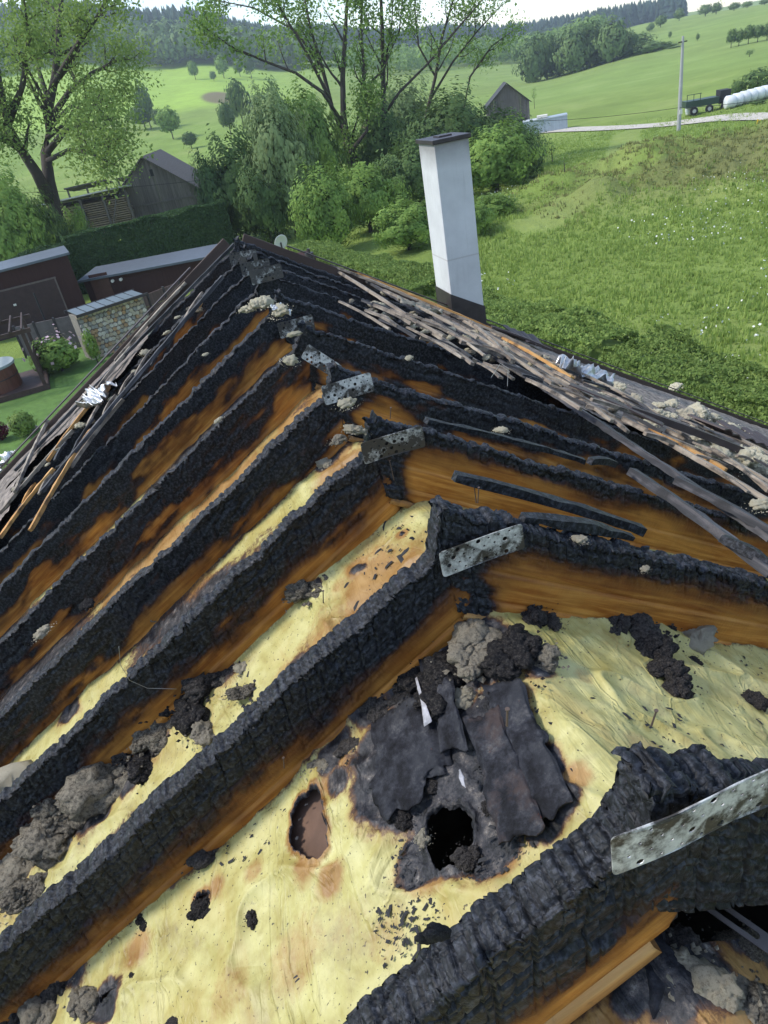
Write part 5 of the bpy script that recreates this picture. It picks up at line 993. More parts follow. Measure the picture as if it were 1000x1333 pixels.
lim = [([B]+L_([(72, 270), (64, 235), (60, 200), (62, 150), (72, 100), (76, 50), (80, 0), (84, -60)], 66, [0, 0, 0, 0, 1, 1, 2, 2]), .58, .10),
       (L_([(66, 262), (48, 225), (28, 195), (12, 165), (2, 120), (-6, 60)], 66, [0, -1, -1, -2, -2, -3]), .50, .10), (L_([(28, 195), (0, 178), (-40, 160)], 65, [0, -2, -3]), .28, .08),
       (L_([(60, 200), (85, 170), (110, 160), (140, 170), (168, 185)], 66, [0, -2, -4, -6, -7]), .26, .05), (L_([(62, 160), (90, 120), (120, 95), (150, 80), (176, 75)], 66, [0, 3, 4, 5, 6]), .26, .05),
       (L_([(70, 110), (100, 60), (128, 20), (150, -20)], 66, [0, -3, -5, -7]), .24, .05), (L_([(60, 210), (90, 195), (120, 200), (150, 215)], 66, [0, -4, -7, -9]), .2, .05), (L_([(12, 160), (30, 110), (38, 50), (30, -10)], 65, [0, -3, -5, -6]), .26, .06),
       (L_([(2, 120), (-30, 80), (-60, 30)], 64), .2, .05), (L_([(66, 140), (50, 90), (60, 30), (50, -30)], 68, [0, 3, 6, 8]), .22, .05), (L_([(62, 170), (90, 140), (125, 130), (165, 128)], 66, [0, 1, 1, 2]), .2, .04)]
nl = branch_tree('spring_tree', 'large spreading spring tree with yellow green leaves at the far left', base, lim, 4, 3, L_YG, .13, 5, .7, spread=.8, shrink=.42, nchild=(3, 6), minr=.02)
print('leaves', nl)
B = at(463, 262, 70); B[2] = gz(B[0], B[1])
lim = [([B]+L_([(462, 235), (458, 205), (450, 180)], 70), .62, .42), (L_([(452, 190), (447, 150), (446, 100), (449, 50), (452, 0), (455, -50)], 70), .32, .08), (L_([(450, 180), (432, 140), (420, 90), (405, 40), (395, -10)], 70, [0, 1, 1, 2, 2]), .26, .06),
       (L_([(446, 160), (420, 120), (385, 95), (345, 80), (300, 60), (265, 35)], 70, [0, -1, -2, -3, -4, -5]), .18, .03), (L_([(456, 185), (470, 140), (474, 90), (470, 40), (472, -20)], 70), .22, .06), (L_([(430, 130), (400, 70), (370, 20), (350, -20)], 70), .16, .04),
       (L_([(420, 90), (385, 40), (330, 10), (280, 0)], 71, [0, 2, 3, 4]), .13, .03), (L_([(470, 120), (500, 90), (520, 40), (525, -10)], 71), .12, .03), (L_([(455, 200), (478, 170), (478, 120)], 69), .2, .06)]
branch_tree('bare_limbed_tree', 'tall many-stemmed tree with sparse new leaves in the centre', tuple(B), lim, 8, 3, L_MID, .15, 5, .6, spread=.6, shrink=.40, nchild=(2, 5), minr=.018, up=.25)
B = at(497, 240, 72); B[2] = gz(B[0], B[1])
lim = [([B]+L_([(497, 200), (499, 150), (499, 100), (498, 50), (496, 0), (494, -60)], 72), .30, .10), (L_([(500, 150), (520, 120), (555, 85), (585, 50), (615, 15), (640, -15)], 72, [0, 0, 1, 1, 2, 2]), .14, .03), (L_([(499, 90), (510, 40), (512, -20)], 72), .10, .03)]
branch_tree('bare_limbed_tree', 'slender straight dark trunk right of the many-stemmed tree', tuple(B), lim, 9, 3, L_MID, .13, 3, .5, spread=.6, shrink=.30, nchild=(2, 4), minr=.016, up=.2)
B = at(552, 205, 76); B[2] = gz(B[0], B[1])
lim = [([B]+L_([(555, 150), (567, 100), (575, 50), (590, 0), (600, -40)], 76), .20, .06), (L_([(560, 130), (590, 80), (622, 40), (655, 5)], 76), .12, .03), (L_([(567, 100), (545, 60), (540, 10), (545, -30)], 76), .10, .03), (L_([(600, 160), (612, 100), (640, 60), (668, 40)], 77), .12, .03), (L_([(575, 60), (610, 20), (630, -20)], 76), .08, .03)]
branch_tree('bare_limbed_tree', 'thin forked tree with bare twigs above the chimney', tuple(B), lim, 10, 3, L_MID, .13, 3, .5, spread=.65, shrink=.36, nchild=(2, 5), minr=.015, up=.2)

# ---- shrubs and undergrowth round the big trees: (px, py foot, dist, width px, height px, leaf, label)
SH = [(322, 312, 58, 84, 112, L_DK, 'dark broad bush behind the hedge, left of the tall trees'), (290, 305, 57, 44, 82, L_THU, 'dark columnar thuja at the right end of the hedge'), (385, 300, 56, 80, 150, L_GREY, 'tall grey green willow bush left of the many-stemmed tree'),
      (415, 250, 66, 90, 110, L_MID, 'leafy shrub between the willow and the trunks'), (352, 310, 54, 60, 80, L_DK, 'dark shrub at the foot of the willow bush'), (430, 318, 46, 80, 80, L_MID, 'bright green shrub behind the satellite dish'), (485, 318, 50, 90, 92, L_MID, 'bright shrub at the foot of the many-stemmed tree'),
      (535, 340, 42, 86, 70, L_MID, 'light green shrub just left of the chimney'), (545, 300, 56, 90, 100, L_DK, 'dark shrub behind the chimney, left side'), (590, 260, 66, 110, 110, L_DK, 'dark green tree crown behind the chimney top'), (650, 290, 56, 100, 110, L_MID, 'leafy shrub right of the chimney'),
      (640, 240, 70, 110, 82, L_DK, 'tall dark shrub mass below the far wooden barn'), (675, 270, 62, 76, 90, L_DK, 'rounded dark bush at the edge of the meadow'), (645, 320, 46, 60, 60, L_MID, 'bright low bush right of the chimney base'), (620, 330, 42, 50, 60, L_MID, 'bright shrub directly behind the chimney'), (700, 285, 60, 46, 50, L_DK, 'low bush on the meadow edge beside the brown ditch'),
      (505, 250, 72, 70, 90, L_DK, 'dark shrub between the two main trunks'), (530, 215, 80, 90, 90, L_GREY, 'pale shrub beyond the slender trunk'), (465, 290, 60, 70, 60, L_MID, 'low green undergrowth in front of the trunks'), (590, 200, 84, 70, 62, L_DK, 'far dark shrub beside the barn'), (360, 215, 80, 60, 80, L_GREY, 'silvery shrub left of the tall trees'),
      (25, 310, 58, 90, 60, L_MID, 'green shrub behind the brown garage at the left edge'), (55, 300, 62, 60, 40, L_DK, 'low shrub at the foot of the large spring tree'), (5, 285, 66, 60, 50, L_MID, 'shrub at the left edge under the spring tree'), (100, 300, 64, 40, 22, L_MID, 'low shrub right of the spring tree trunk')]
for k, (px, py, di, w_, h_, mt, lb) in enumerate(SH): crown_tree('shrub', lb, 'shrub', px, py, di, w_, h_, mt, n=11000, leaf=.05, v=k % 4, trunkf=.0, lump=.55, freq_=3)

# ---- clipped hedges
def hedge(name, label, p0, p1, w, h, mat, n, leaf, lump=.18, group=None, seed=0):
    p0 = np.array(p0[:2]); p1 = np.array(p1[:2]); d = p1-p0; L = np.linalg.norm(d); d /= L; nn_ = np.array([-d[1], d[0]]); r = np.random.default_rng(seed)
    u = r.uniform(0, L, n); q = r.random(n); side = np.where(q < .42, -1, np.where(q < .7, 1, 0)); tz = np.where(side == 0, 1., r.random(n)); off = np.where(side == 0, r.uniform(-1, 1, n), side*(1-.12*tz**3)); 
    P = np.stack([u*.8, off*2, tz*3], 1); du = lump*fbm(P, 3, seed)*2; nfine = lump*.5*fbm(P*3.2, 3, seed+2)
    o2 = (off*(w/2))*(1+du+nfine); z = tz*h*(1+.35*lump*fbm(np.stack([u*.7, off, u*0], 1), 3, seed+4)*2+nfine*.2)
    C = np.stack([d[0]*u+nn_[0]*o2, d[1]*u+nn_[1]*o2, z], 1); V, Fc = leaf_quads(C, leaf, seed, .6, outward=np.stack([nn_[0]*off, nn_[1]*off, tz*.4], 1)*.6)
    k = 24; i0 = len(V); ring = []
    for i in range(k+1):
        c = d*L*i/k
        for (o_, z_) in ((-.3, -.1), (-.27, .72), (.27, .72), (.3, -.1)): ring.append((c[0]+nn_[0]*w*o_, c[1]+nn_[1]*w*o_, z_*h))
    Fr = [(i0+i*4+q_, i0+(i+1)*4+q_, i0+(i+1)*4+q_+1, i0+i*4+q_+1) for i in range(k) for q_ in range(3)]+[(i0, i0+1, i0+2, i0+3), (i0+k*4+3, i0+k*4+2, i0+k*4+1, i0+k*4)]
    return tag(obj(name, mesh_np(name, np.concatenate([V, np.array(ring)]), np.concatenate([Fc, np.array(Fr)]), False, mat), loc=(p0[0], p0[1], gz(*p0)-.05)), label, 'hedge', group)
hedge('thuja_hedge', 'tall clipped dark green hedge in front of the wooden barn', at(92, 340, 53), at(300, 305, 55), 1.4, 3.5, L_THU, 42000, .10, .10, seed=2)
hedge('thuja_hedge', 'dark hedge behind the brown garage at the left', at(-80, 360, 50), at(100, 340, 53), 1.4, 3.2, L_THU, 20000, .10, .12, seed=3)
hedge('trimmed_hedge', 'olive green trimmed hedge behind the roof, left of the chimney', at(400, 345, 40), at(570, 412, 27), 1.8, 2.2, L_OLV, 40000, .07, .2, seed=4)
hp = [(12, 21.6), (10.2, 14.2), (10.6, 11.0)]
hedge('juniper_hedge', 'bushy green hedge below the far verge, right of the chimney', (9.0, 26.5), (11.0, 17.5), 1.9, 1.7, L_OLV, 34000, .06, .42, seed=5)
hedge('juniper_hedge', 'darker bushy hedge continuing to the right edge of the picture', (11.1, 17.3), (12.2, 9.5), 1.9, 1.6, L_OLV, 34000, .055, .45, seed=6)

# ---- buildings
def m_boards(name, c0, c1, w=.2, axis=0):
    t = NT(name); sc = [1, 1, 1]; n = t.noise(3, 6, .7, t.vec((3.2, 3.2, .25))); c = t.ramp(n, [(.3, c0), (.7, c1)])
    c = t.mix(t.math('MULTIPLY', t.island(), .45), c, tuple(x*.5 for x in c0)); return t.out(c, .9, t.bump(n, .4, .01), 0, .15)
M_GREYB = m_boards('weathered_grey_boards', (.10, .088, .082), (.20, .18, .17)); M_BROWNB = m_boards('brown_garage_cladding', (.045, .022, .020), (.065, .034, .030)); M_FENCE = m_boards('brown_fence_boards', (.10, .065, .055), (.19, .13, .11))
M_ROOFG = m_simple('grey_metal_roof', (.11, .125, .15), .5, .15, 3, .1, .005); M_ROOFP = m_simple('pale_fibre_roof', (.50, .50, .49), .8, .25, 1.5, .2, .01); M_ROOFD = m_simple('dark_old_roof', (.05, .048, .05), .8, .4, 3, .3, .02)
M_WHITE = m_simple('white_painted_wall', (.70, .66, .60), .85, .1, 2, .1, .005); M_STEEL = m_simple('blue_grey_container_steel', (.36, .42, .47), .55, .08, 2, .1, .005); M_DARK = m_simple('dark_opening', (.02, .02, .022), .8, .3, 3, .1, .01)
def yaw_frame(p, ang): return Matrix.Translation(Vector((float(p[0]), float(p[1]), gz(p[0], p[1])))) @ Matrix.Rotation(math.radians(ang), 4, 'Z')
def gable_house(name, label, p, ang, W, Ln, hw, hr, wallm, roofm, boards=None, over=.35, lean=0):
    """p = middle of the front gable foot; building runs back along +y of its own frame"""
    M = yaw_frame(p, ang); t = tag(obj(name, None, mw=M), label, 'barn' if 'barn' in name else 'house'); mb = MB()
    if boards:
        n = int(W/boards); hb = hw
        for face in (0, 1):
            for i in range(n):
                x0 = -W/2+W*i/n; x1 = x0+W/n-.02; y0 = 0 if face == 0 else Ln-.05
                z0_, z1_ = [hb+(hr-hb)*(1-abs(q)/(W/2)) for q in (x0, x1)]; zm = hb+(hr-hb) if x0 < 0 < x1 else None
                j = rnd.uniform(-.012, .012); mb.prism([(x0, 0), (x1, 0), (x1, z1_), (x0, z0_)], y0+j, y0+.05+j)
        for s in (-1, 1):
            nl_ = int(Ln/boards)
            for i in range(nl_): mb.box(s*W/2-.03, Ln*i/nl_, 0, s*W/2+.03, Ln*(i+1)/nl_-.02, hb)
        o = mb.build('wall', wallm, t, mw=M); o['kind'] = 'stuff'
    else: mb.prism([(-W/2, 0), (W/2, 0), (W/2, hw), (0, hr), (-W/2, hw)], 0, Ln).build('wall', wallm, t, mw=M)
    for s in (-1, 1):
        dx = W/2+over; sl = (hr-hw)/(W/2); a = (0, hr+.06); b = (s*dx, hr+.06-sl*dx); L2 = math.hypot(dx, sl*dx); X = np.array([s*dx, 0, -sl*dx])/L2; N = np.array([s*sl, 0, 1.])/math.hypot(sl, 1)
        c = np.array([s*dx/2, Ln/2, hr+.06-sl*dx/2])+N*.04; MB().quadbox(c, X, (0, 1, 0), N, L2, Ln+2*over, .09).build('roof', roofm, t, mw=M)
    return t, M
# wooden barn left
bl = at(212, 292, 80); t, M = gable_house('wooden_barn', 'weathered grey wooden barn with a steep gable behind the hedge', bl, -12, 10.4, 9, 1.9, 6.0, M_GREYB, M_GREYB, .22)
MB().box(-5.1, -.10, 1.85, 5.1, -.02, 2.0).build('cross_rail', M_GREYB, t, mw=M); MB().box(.3, -.04, 4.3, .6, .03, 4.9).build('hatch', M_DARK, t, mw=M)
# long timber store left of it
sp = at(118, 300, 80); M = yaw_frame(sp, -12); t = tag(obj('timber_shed', None, mw=M), 'long open timber shed with a pale roof left of the wooden barn', 'shed')
MB().quadbox((0, 2.2, 3.7), (1, 0, .03), (0, 1, -.10), (0, .1, 1), 9.6, 5.2, .12).build('roof', M_ROOFP, t, mw=M)
for x in (-4.5, -2.2, 0, 2.2, 4.5): MB().box(x-.1, -.1, 0, x+.1, .1, 3.75).build('post', M_GREYB, t, mw=M)
MB().box(-4.6, 4.2, 0, 4.6, 4.3, 3.3).build('back_wall', M_GREYB, t, mw=M)
M_LUMB = m_boards('stacked_lumber', (.22, .17, .12), (.42, .34, .25))
lt = tag(obj('lumber_stack', None, mw=M), 'stacked sawn planks under the pale roofed timber shed', 'lumber stack')
for zz in range(16):
    for xx in range(4): MB().box(-4.4+xx*2.2+rnd.uniform(-.1, .1), .4+rnd.uniform(-.15, .1), .15+zz*.19, -4.4+xx*2.2+2.0+rnd.uniform(-.15, .1), 3.8, .15+zz*.19+.11).build('plank', M_LUMB, lt, mw=M)
MB().tube([(2.0, -.3, 0), (3.4, .1, 3.2)], .07).tube([(-3, -.3, 0), (-3.8, .1, 3.0)], .07).build('prop_pole', M_GREYB, t, mw=M)
for k, (px, py, w_, lb) in enumerate([(112, 243, 4.6, 'dark old lean-to roof above the timber shed, upper'), (108, 258, 6.4, 'dark old lean-to roof directly above the timber shed'), (170, 232, 3.4, 'dark small shed roof behind the wooden barn')]):
    p = at(px, py, 90+3*k); M = Matrix.Translation(Vector((p[0], p[1], gz(p[0], p[1])))) @ Matrix.Rotation(math.radians(-14), 4, 'Z'); h_ = p[2]-gz(p[0], p[1]); t = tag(obj('lean_to', None, mw=M), lb, 'shed')
    MB().quadbox((0, 1, h_), (1, 0, .03), (0, 1, -.2), (0, .2, 1), w_, 2.6, .12).build('roof', M_ROOFD, t, mw=M)
    for x in (-w_/2+.2, 0, w_/2-.2): MB().box(x-.08, 0, 0, x+.08, .16, h_).build('post', M_GREYB, t, mw=M)
p = at(248, 238, 96); M = yaw_frame(p, -10); hh = p[2]-gz(p[0], p[1]); t = tag(obj('outbuilding', None, mw=M), 'small outbuilding with a pale roof right of the wooden barn', 'shed'); MB().box(-2, 0, 0, 2, 3, hh-.2).build('wall', M_GREYB, t, mw=M); MB().quadbox((0, 1.4, hh), (1, 0, 0), (0, 1, .12), (0, -.12, 1), 4.6, 3.8, .12).build('roof', M_ROOFP, t, mw=M)
p = at(-2, 262, 74); M = yaw_frame(p, 0); hh = p[2]-gz(p[0], p[1]); t = tag(obj('outbuilding', None, mw=M), 'corner of a tan roofed building at the very left edge', 'house'); MB().prism([(-3, 0), (0.4, 0), (.4, hh-.6), (-1, hh+.6), (-3, hh-.6)], 0, 5).build('wall', m_simple('tan_wall', (.34, .24, .17), .9, .1), t, mw=M); MB().quadbox((-.2, 2.5, hh+.1), (1, 0, -.85), (0, 1, 0), (.85, 0, 1), 1.9, 5.4, .1).build('roof', M_ROOFD, t, mw=M)
# brown garage (left edge) and long brown shed
def box_shed(name, label, pf, ang, W, D, hL, hR, hb, wall, roof, over=.3):
    """front-left foot at pf; hL,hR wall heights left and right at the front"""
    M = yaw_frame(pf, ang); t = tag(obj(name, None, mw=M), label, 'shed'); MB().prism([(0, 0), (W, 0), (W, hR), (0, hL)], 0, D).build('wall', wall, t, mw=M)
    sl = (hR-hL)/W; nn_ = math.hypot(1, sl); MB().quadbox((W/2, D/2, (hL+hR)/2+.07), (1/nn_, 0, sl/nn_), (0, 1, 0), (-sl/nn_, 0, 1/nn_), (W+2*over)*nn_, D+2*over, .12).build('roof', roof, t, mw=M); return t, M
a = gp(118, 412); b = gp(-40, 455); ang = math.degrees(math.atan2(a[1]-b[1], a[0]-b[0])); Wg = math.hypot(a[0]-b[0], a[1]-b[1])
hgt = float(at(88, 312, math.hypot(a[0], a[1]))[2])-.75
t, M = box_shed('brown_garage', 'large dark brown garage with a big door at the left edge', b, ang, Wg, 3.2, hgt-.1, hgt, 0, M_BROWNB, M_ROOFG, .15)
dW = Wg-1.0; dH = hgt-1.0
d_ = MB().box(Wg-1.1-5.2, -.08, 0, Wg-1.1, -.005, dH).build('door', m_simple('maroon_door', (.040, .020, .020), .6, .2, 4, .1, .004), t, mw=M)
fr = MB().box(Wg-1.1-5.3, -.10, dH, Wg-1.0, -.01, dH+.08).box(Wg-1.1, -.10, 0, Wg-1.02, -.01, dH).box(Wg-6.4, -.10, 0, Wg-6.3, -.01, dH); fr.build('door_frame', m_simple('grey_brown_trim', (.13, .10, .09), .7, .2, 4, .1, .004), t, mw=M)
MB().box(Wg-3.6, -.12, 1.6, Wg-3.45, -.08, 1.7).build('door_handle', M_WHITE, d_, mw=M)
# long brown shed
a = gp(122, 402); b = gp(282, 372); ang = math.degrees(math.atan2(b[1]-a[1], b[0]-a[0])); Wl = math.hypot(a[0]-b[0], a[1]-b[1]); hgt = float(at(104, 362, math.hypot(a[0], a[1]))[2])-.15
t, M = box_shed('long_shed', 'long low brown shed with a flat grey roof and two lamps', a, ang, Wl, 3.4, hgt-.1, hgt-.1, 0, M_BROWNB, M_ROOFG, .25)
MB().box(.4, -.04, 0, 1.5, .0-.005, 1.9).build('door', m_simple('rust_brown_door', (.10, .045, .03), .7, .2, 4, .1, .004), t, mw=M)
for x in (1.7, 2.2): MB().tube([(x, -.18, hgt-.35), (x, 0, hgt-.35)], .09, 8).build('lamp', M_WHITE, t, mw=M)
# fences
def fence(label, pa, pb, h, mat, n, name='panel_fence', gap=.02, rows=1):
    pa = np.array(pa[:2]); pb = np.array(pb[:2]); d = pb-pa; L = np.linalg.norm(d); ang = math.degrees(math.atan2(d[1], d[0])); M = yaw_frame(pa, ang); t = tag(obj(name, None, mw=M), label, 'fence'); me_ = None
    for i in range(n):
        x0 = L*i/n
        for r_ in range(rows):
            z0 = h*r_/rows+.05; o = MB().box(x0+.06, -.03, z0, x0+L/n-.06, .03, z0+h/rows-gap).build('panel', mat, t, mw=M)
    for i in range(n+1): MB().box(L*i/n-.05, -.06, 0, L*i/n+.05, .06, h+.1).build('post', M_CAP, t, mw=M)
    return t
fence('brown board fence behind the stone wall, panels with dark posts', gp(186, 438), gp(246, 412), 1.75, M_FENCE, 3, rows=3)
fence('grey brown fence running left from the stone wall', gp(36, 468), gp(112, 452), 1.6, m_simple('grey_brown_panel', (.15, .125, .12), .8, .2, 4, .2, .006), 3)
# stone clad wall, each stone a piece
sa = gp(121, 470); sb = gp(204, 440); dv_ = sb-sa; L = float(np.hypot(dv_[0], dv_[1])); ang = math.degrees(math.atan2(dv_[1], dv_[0])); M = yaw_frame(sa, ang); hs_ = float(at(88, 412, math.hypot(sa[0], sa[1]))[2])-.1
t = tag(obj('stone_wall', None, mw=M), 'stone clad garden wall with a glass canopy on top', 'wall'); MB().box(0, 0, 0, L, .9, hs_).build('core', m_simple('mortar', (.22, .20, .17), .95, .2, 8, .4, .01), t, mw=M)
sm_ = [m_simple('stone_'+n_, c_, .9, .25, 6, .5, .02) for n_, c_ in (('cream', (.52, .45, .34)), ('buff', (.42, .33, .23)), ('grey', (.33, .31, .28)), ('ochre', (.44, .28, .15)), ('pale', (.60, .54, .45)))]
def stone_me(seed, mat):
    r = random.Random(seed); n = 7; pts = [((.5*(.8+.3*r.random()))*math.cos(2*math.pi*k/n), (.5*(.8+.3*r.random()))*math.sin(2*math.pi*k/n)) for k in range(n)]; V = [(x, 0, z) for x, z in pts]+[(x*.85, -.07, z*.85) for x, z in pts]; Fc = [tuple(range(n, 2*n))]+[(k, (k+1) % n, n+(k+1) % n, n+k) for k in range(n)]
    me = bpy.data.meshes.new('stone'); me.from_pydata(V, [], [f[::-1] for f in Fc]); me.materials.append(mat); return me
SM = [stone_me(i, sm_[i % 5]) for i in range(15)]
nx_ = 17; nz_ = 11
for i in range(nx_):
    for j in range(nz_):
        x = (i+.5+(.5 if j % 2 else 0)*.8+rnd.uniform(-.12, .12))*L/(nx_+.6); z = (j+.5+rnd.uniform(-.1, .1))*hs_/nz_
        obj('stone', SM[rnd.randrange(15)], t, mw=M @ Matrix.Translation((x, -.005, z)) @ Matrix.Rotation(rnd.choice((0, 3.14))+rnd.uniform(-.25, .25), 4, 'Y') @ Matrix.Diagonal((L/nx_*1.22, 1, hs_/nz_*1.18, 1)))
M_GLASSR = m_simple('dull_canopy_panel', (.15, .18, .20), .4, .1, 3, 0, .001)
for k in range(7): MB().quadbox((L*(k+.5)/7, .3, hs_+.10), (1, 0, 0), (0, 1, .05), (0, -.05, 1), L/7-.06, 1.6, .03).build('pane', M_GLASSR, t, mw=M)
MB().box(-.1, -.52, hs_+.02, L+.1, -.46, hs_+.14).box(-.1, 1.06, hs_+.05, L+.1, 1.12, hs_+.17).build('canopy_frame', M_CAP, t, mw=M)
# ivy, grill below, flowering bush, lawn plants
def small_bush(name, label, cat, px, py, w_, h_, mt, n=1800, leaf=.09, v=0, z=0): 
    p = gp(px, py); return crown_tree(name, label, cat, px, py, math.hypot(p[0], p[1]), w_, h_, mt, n=n, leaf=leaf, v=v, trunkf=.0)
small_bush('flowering_bush', 'loose green bush with pale pink flowers left of the stone wall', 'bush', 82, 484, 62, 44, L_MID, 2600, .10, 1)
small_bush('climber', 'green climber on the face of the stone wall', 'plant', 128, 474, 18, 46, L_MID, 700, .12, 2)
small_bush('climber', 'green climber at the upper right corner of the stone wall', 'plant', 186, 425, 14, 18, L_MID, 500, .13, 3)
small_bush('shrub', 'yellow green rounded shrub on the lawn edge at far left', 'shrub', 36, 568, 34, 34, L_OLV, 1500, .11, 0)
small_bush('shrub', 'dark red leaved shrub at the left edge by the rocks', 'shrub', 2, 575, 30, 26, m_leaf('purple_leaf', (.06, .012, .02), (.12, .025, .04)), 1200, .11, 1)
bp_ = gp(82, 480); r = np.random.default_rng(3); C = r.normal(size=(150, 3))*np.array([.55, .55, .35])+np.array([0, 0, 1.0]); V, Fc = leaf_quads(C, .09, 3, .9); o = obj('blossom', mesh_np('blossom', V, Fc, False, m_simple('pale_pink_petal', (.72, .50, .55), .8, .1)), loc=(bp_[0], bp_[1], gz(*bp_[:2]))); o['kind'] = 'stuff'
M_ROCK = m_simple('garden_rock', (.20, .18, .15), .95, .4, 5, .8, .03)
for k, (px, py, r_, lb) in enumerate([(22, 556, 12, 'mossy boulder beside the rounded shrub'), (14, 560, 9, 'smaller boulder left of the mossy one'), (45, 562, 8, 'boulder right of the rounded shrub')]):
    p = gp(px, py); kk = pxm(p)*r_; me = clump_me(300+k, M_ROCK, .25, 4); me.name = 'boulder'; tag(obj('boulder', me, mw=Matrix.Translation((p[0], p[1], gz(*p[:2])+kk*.3)) @ Matrix.Scale(kk, 4)), lb, 'boulder')
# pergola with hot tub
pc = gp(18, 508); M = yaw_frame(pc, 8); t = tag(obj('pergola', None, mw=M), 'dark brown garden pergola with lattice sides at the left edge', 'pergola')
M_PERG = m_simple('dark_brown_stained_wood', (.065, .038, .03), .7, .3, 5, .2, .004)
MB().box(-2.4, -1.6, 0, 1.55, 1.5, .28).build('deck', M_PERG, t, mw=M)
for x in (-2.3, 1.4):
    for y in (-1.5, 1.4): MB().box(x-.07, y-.07, .28, x+.07, y+.07, 2.5).build('post', M_PERG, t, mw=M)
for y in (-1.5, 1.4): MB().box(-2.6, y-.05, 2.5, 1.75, y+.05, 2.66).build('beam', M_PERG, t, mw=M)
for k in range(9): MB().box(-2.35+k*.47, -1.75, 2.66, -2.29+k*.47, 1.65, 2.76).build('rafter', M_PERG, t, mw=M)
for k in range(7): MB().quadbox((1.4, 0, .5+k*.16), (0, 1, 0), (1, 0, 0), (0, 0, 1), 2.7, .03, .07).build('lattice_slat', M_PERG, t, mw=M)
for k in range(7): MB().quadbox((1.43, -1.2+k*.4, .95), (0, 0, 1), (1, 0, 0), (0, 1, 0), 1.15, .03, .06).build('lattice_slat', M_PERG, t, mw=M)
hp_ = M @ Vector((-.55, -.2, .28)); t = tag(obj('hot_tub', None, loc=hp_), 'round wooden hot tub with a grey cover under the pergola', 'hot tub')
MB().tube([(0, 0, 0), (0, 0, .95)], 1.05, 28).build('tub', m_simple('red_brown_staves', (.13, .05, .03), .6, .35, 9, .4, .01, (1, 1, .1)), t, loc=hp_); MB().tube([(0, 0, .96), (0, 0, 1.06)], 1.1, 28).build('cover', m_simple('grey_green_cover', (.30, .34, .33), .6, .1), t, loc=hp_); MB().tube([(0, 0, .5), (0, 0, .54)], 1.065, 28).build('hoop', M_CAP, t, loc=hp_)
lp = gp(60, 470); tag(MB().tube([(0, 0, 0), (.0, 0, 2.9)], .045, 6).build('post', M_DARK, loc=(lp[0]+.4, lp[1]+1.5, 0)), 'thin dark post standing before the brown garage', 'post')
# satellite dish
dp = at(367, 328, 30); t = tag(obj('satellite_dish', None, loc=(dp[0], dp[1], gz(*dp[:2]))), 'pale satellite dish on a pole behind the ridge', 'satellite dish'); dc = at(366, 316, 30)
mbd = MB(); rs_ = [(.0, 0), (.12, .012), (.22, .04), (.30, .075)]; n = 24
for (rr_, zz_) in rs_[1:]:
    for k in range(n): a = 2*math.pi*k/n; mbd.v.append(np.array([rr_*math.cos(a), -.09+zz_, rr_*math.sin(a)*1.08]))
mbd.v.append(np.array([0, -.09, 0])); c0 = len(mbd.v)-1; mbd.f += [(c0, k, (k+1) % n) for k in range(n)]
for q in range(2): mbd.f += [(q*n+k, (q+1)*n+k, (q+1)*n+(k+1) % n, q*n+(k+1) % n) for k in range(n)]
Md = Matrix.Translation(Vector(dc)) @ Matrix.Rotation(math.radians(200), 4, 'Z') @ Matrix.Rotation(math.radians(-20), 4, 'X')
o = mbd.build('dish', m_simple('pale_grey_dish', (.62, .63, .63), .5, .05), t, True, mw=Md); sm = o.modifiers.new('t', 'SOLIDIFY'); sm.thickness = .01
MB().tube([(dc[0], dc[1]+.06, 2), (dc[0], dc[1]+.06, dc[2])], .03, 8).build('mast', M_CAP, t, mw=Matrix.Identity(4))
ap = at(404, 338, 28); hA = ap[2]; tag(MB().tube([(0, 0, 0), (0, 0, hA-.1)], .10, 10).tube([(0, 0, hA-.1), (0, 0, hA+.25)], .17, 10).tube([(0, 0, hA+.25), (0, 0, hA+.4)], .06, 8).build('flue_pipe', M_CAP, loc=(ap[0], ap[1], 0)), 'short dark flue with a cowl beyond the ridge, left of the olive hedge', 'flue')
rd = at(385, 352, 33); tag(MB().box(-1.2, 0, 0, 1.0, 2, rd[2]+.35).build('low_shed', M_BROWNB, loc=(rd[0], rd[1], 0)), 'brown shed corner beyond the ridge near the satellite dish', 'shed')
# right: barn, container, far house, pole, trailer, bales
p = at(663, 165, 112); t, M = gable_house('grey_barn', 'grey board barn with a brown edged roof beyond the chimney', p, -22, 5.6, 7, 4.0, 6.4, M_GREYB, M_ROOFD, .22, .3)
MB().box(.4, -.1, 0, 2.4, -.01, 2.0).build('door', M_DARK, t, mw=M)
a = ground_at(682, 178); b = ground_at(739, 168); dv_ = b-a; L = float(np.hypot(dv_[0], dv_[1])); ang = math.degrees(math.atan2(dv_[1], dv_[0])); M = yaw_frame(a, ang); hc = float(at(739, 148, math.hypot(b[0], b[1]))[2]-b[2])
t = tag(obj('grey_container', None, mw=M), 'light blue grey metal container with a sloping top beside the road', 'container'); MB().prism([(0, 0), (L, 0), (L, hc), (0, hc*.92)], 0, 2.6).build('body', M_STEEL, t, mw=M)
for k in range(12): MB().box(L*(k+.5)/12-.04, -.035, .1, L*(k+.5)/12+.04, -.002, hc*.9).build('rib', M_STEEL, t, mw=M)
MB().box(-.05, -.06, hc*.93, L+.05, 2.66, hc*.93+.06).build('lid', m_simple('pale_lid', (.5, .54, .57), .6, .1), t, mw=M)
MB().box(1.8, .3, hc+.02, 3.2, 1.6, hc+.3).build('roof_vent', M_WHITE, t, mw=M)
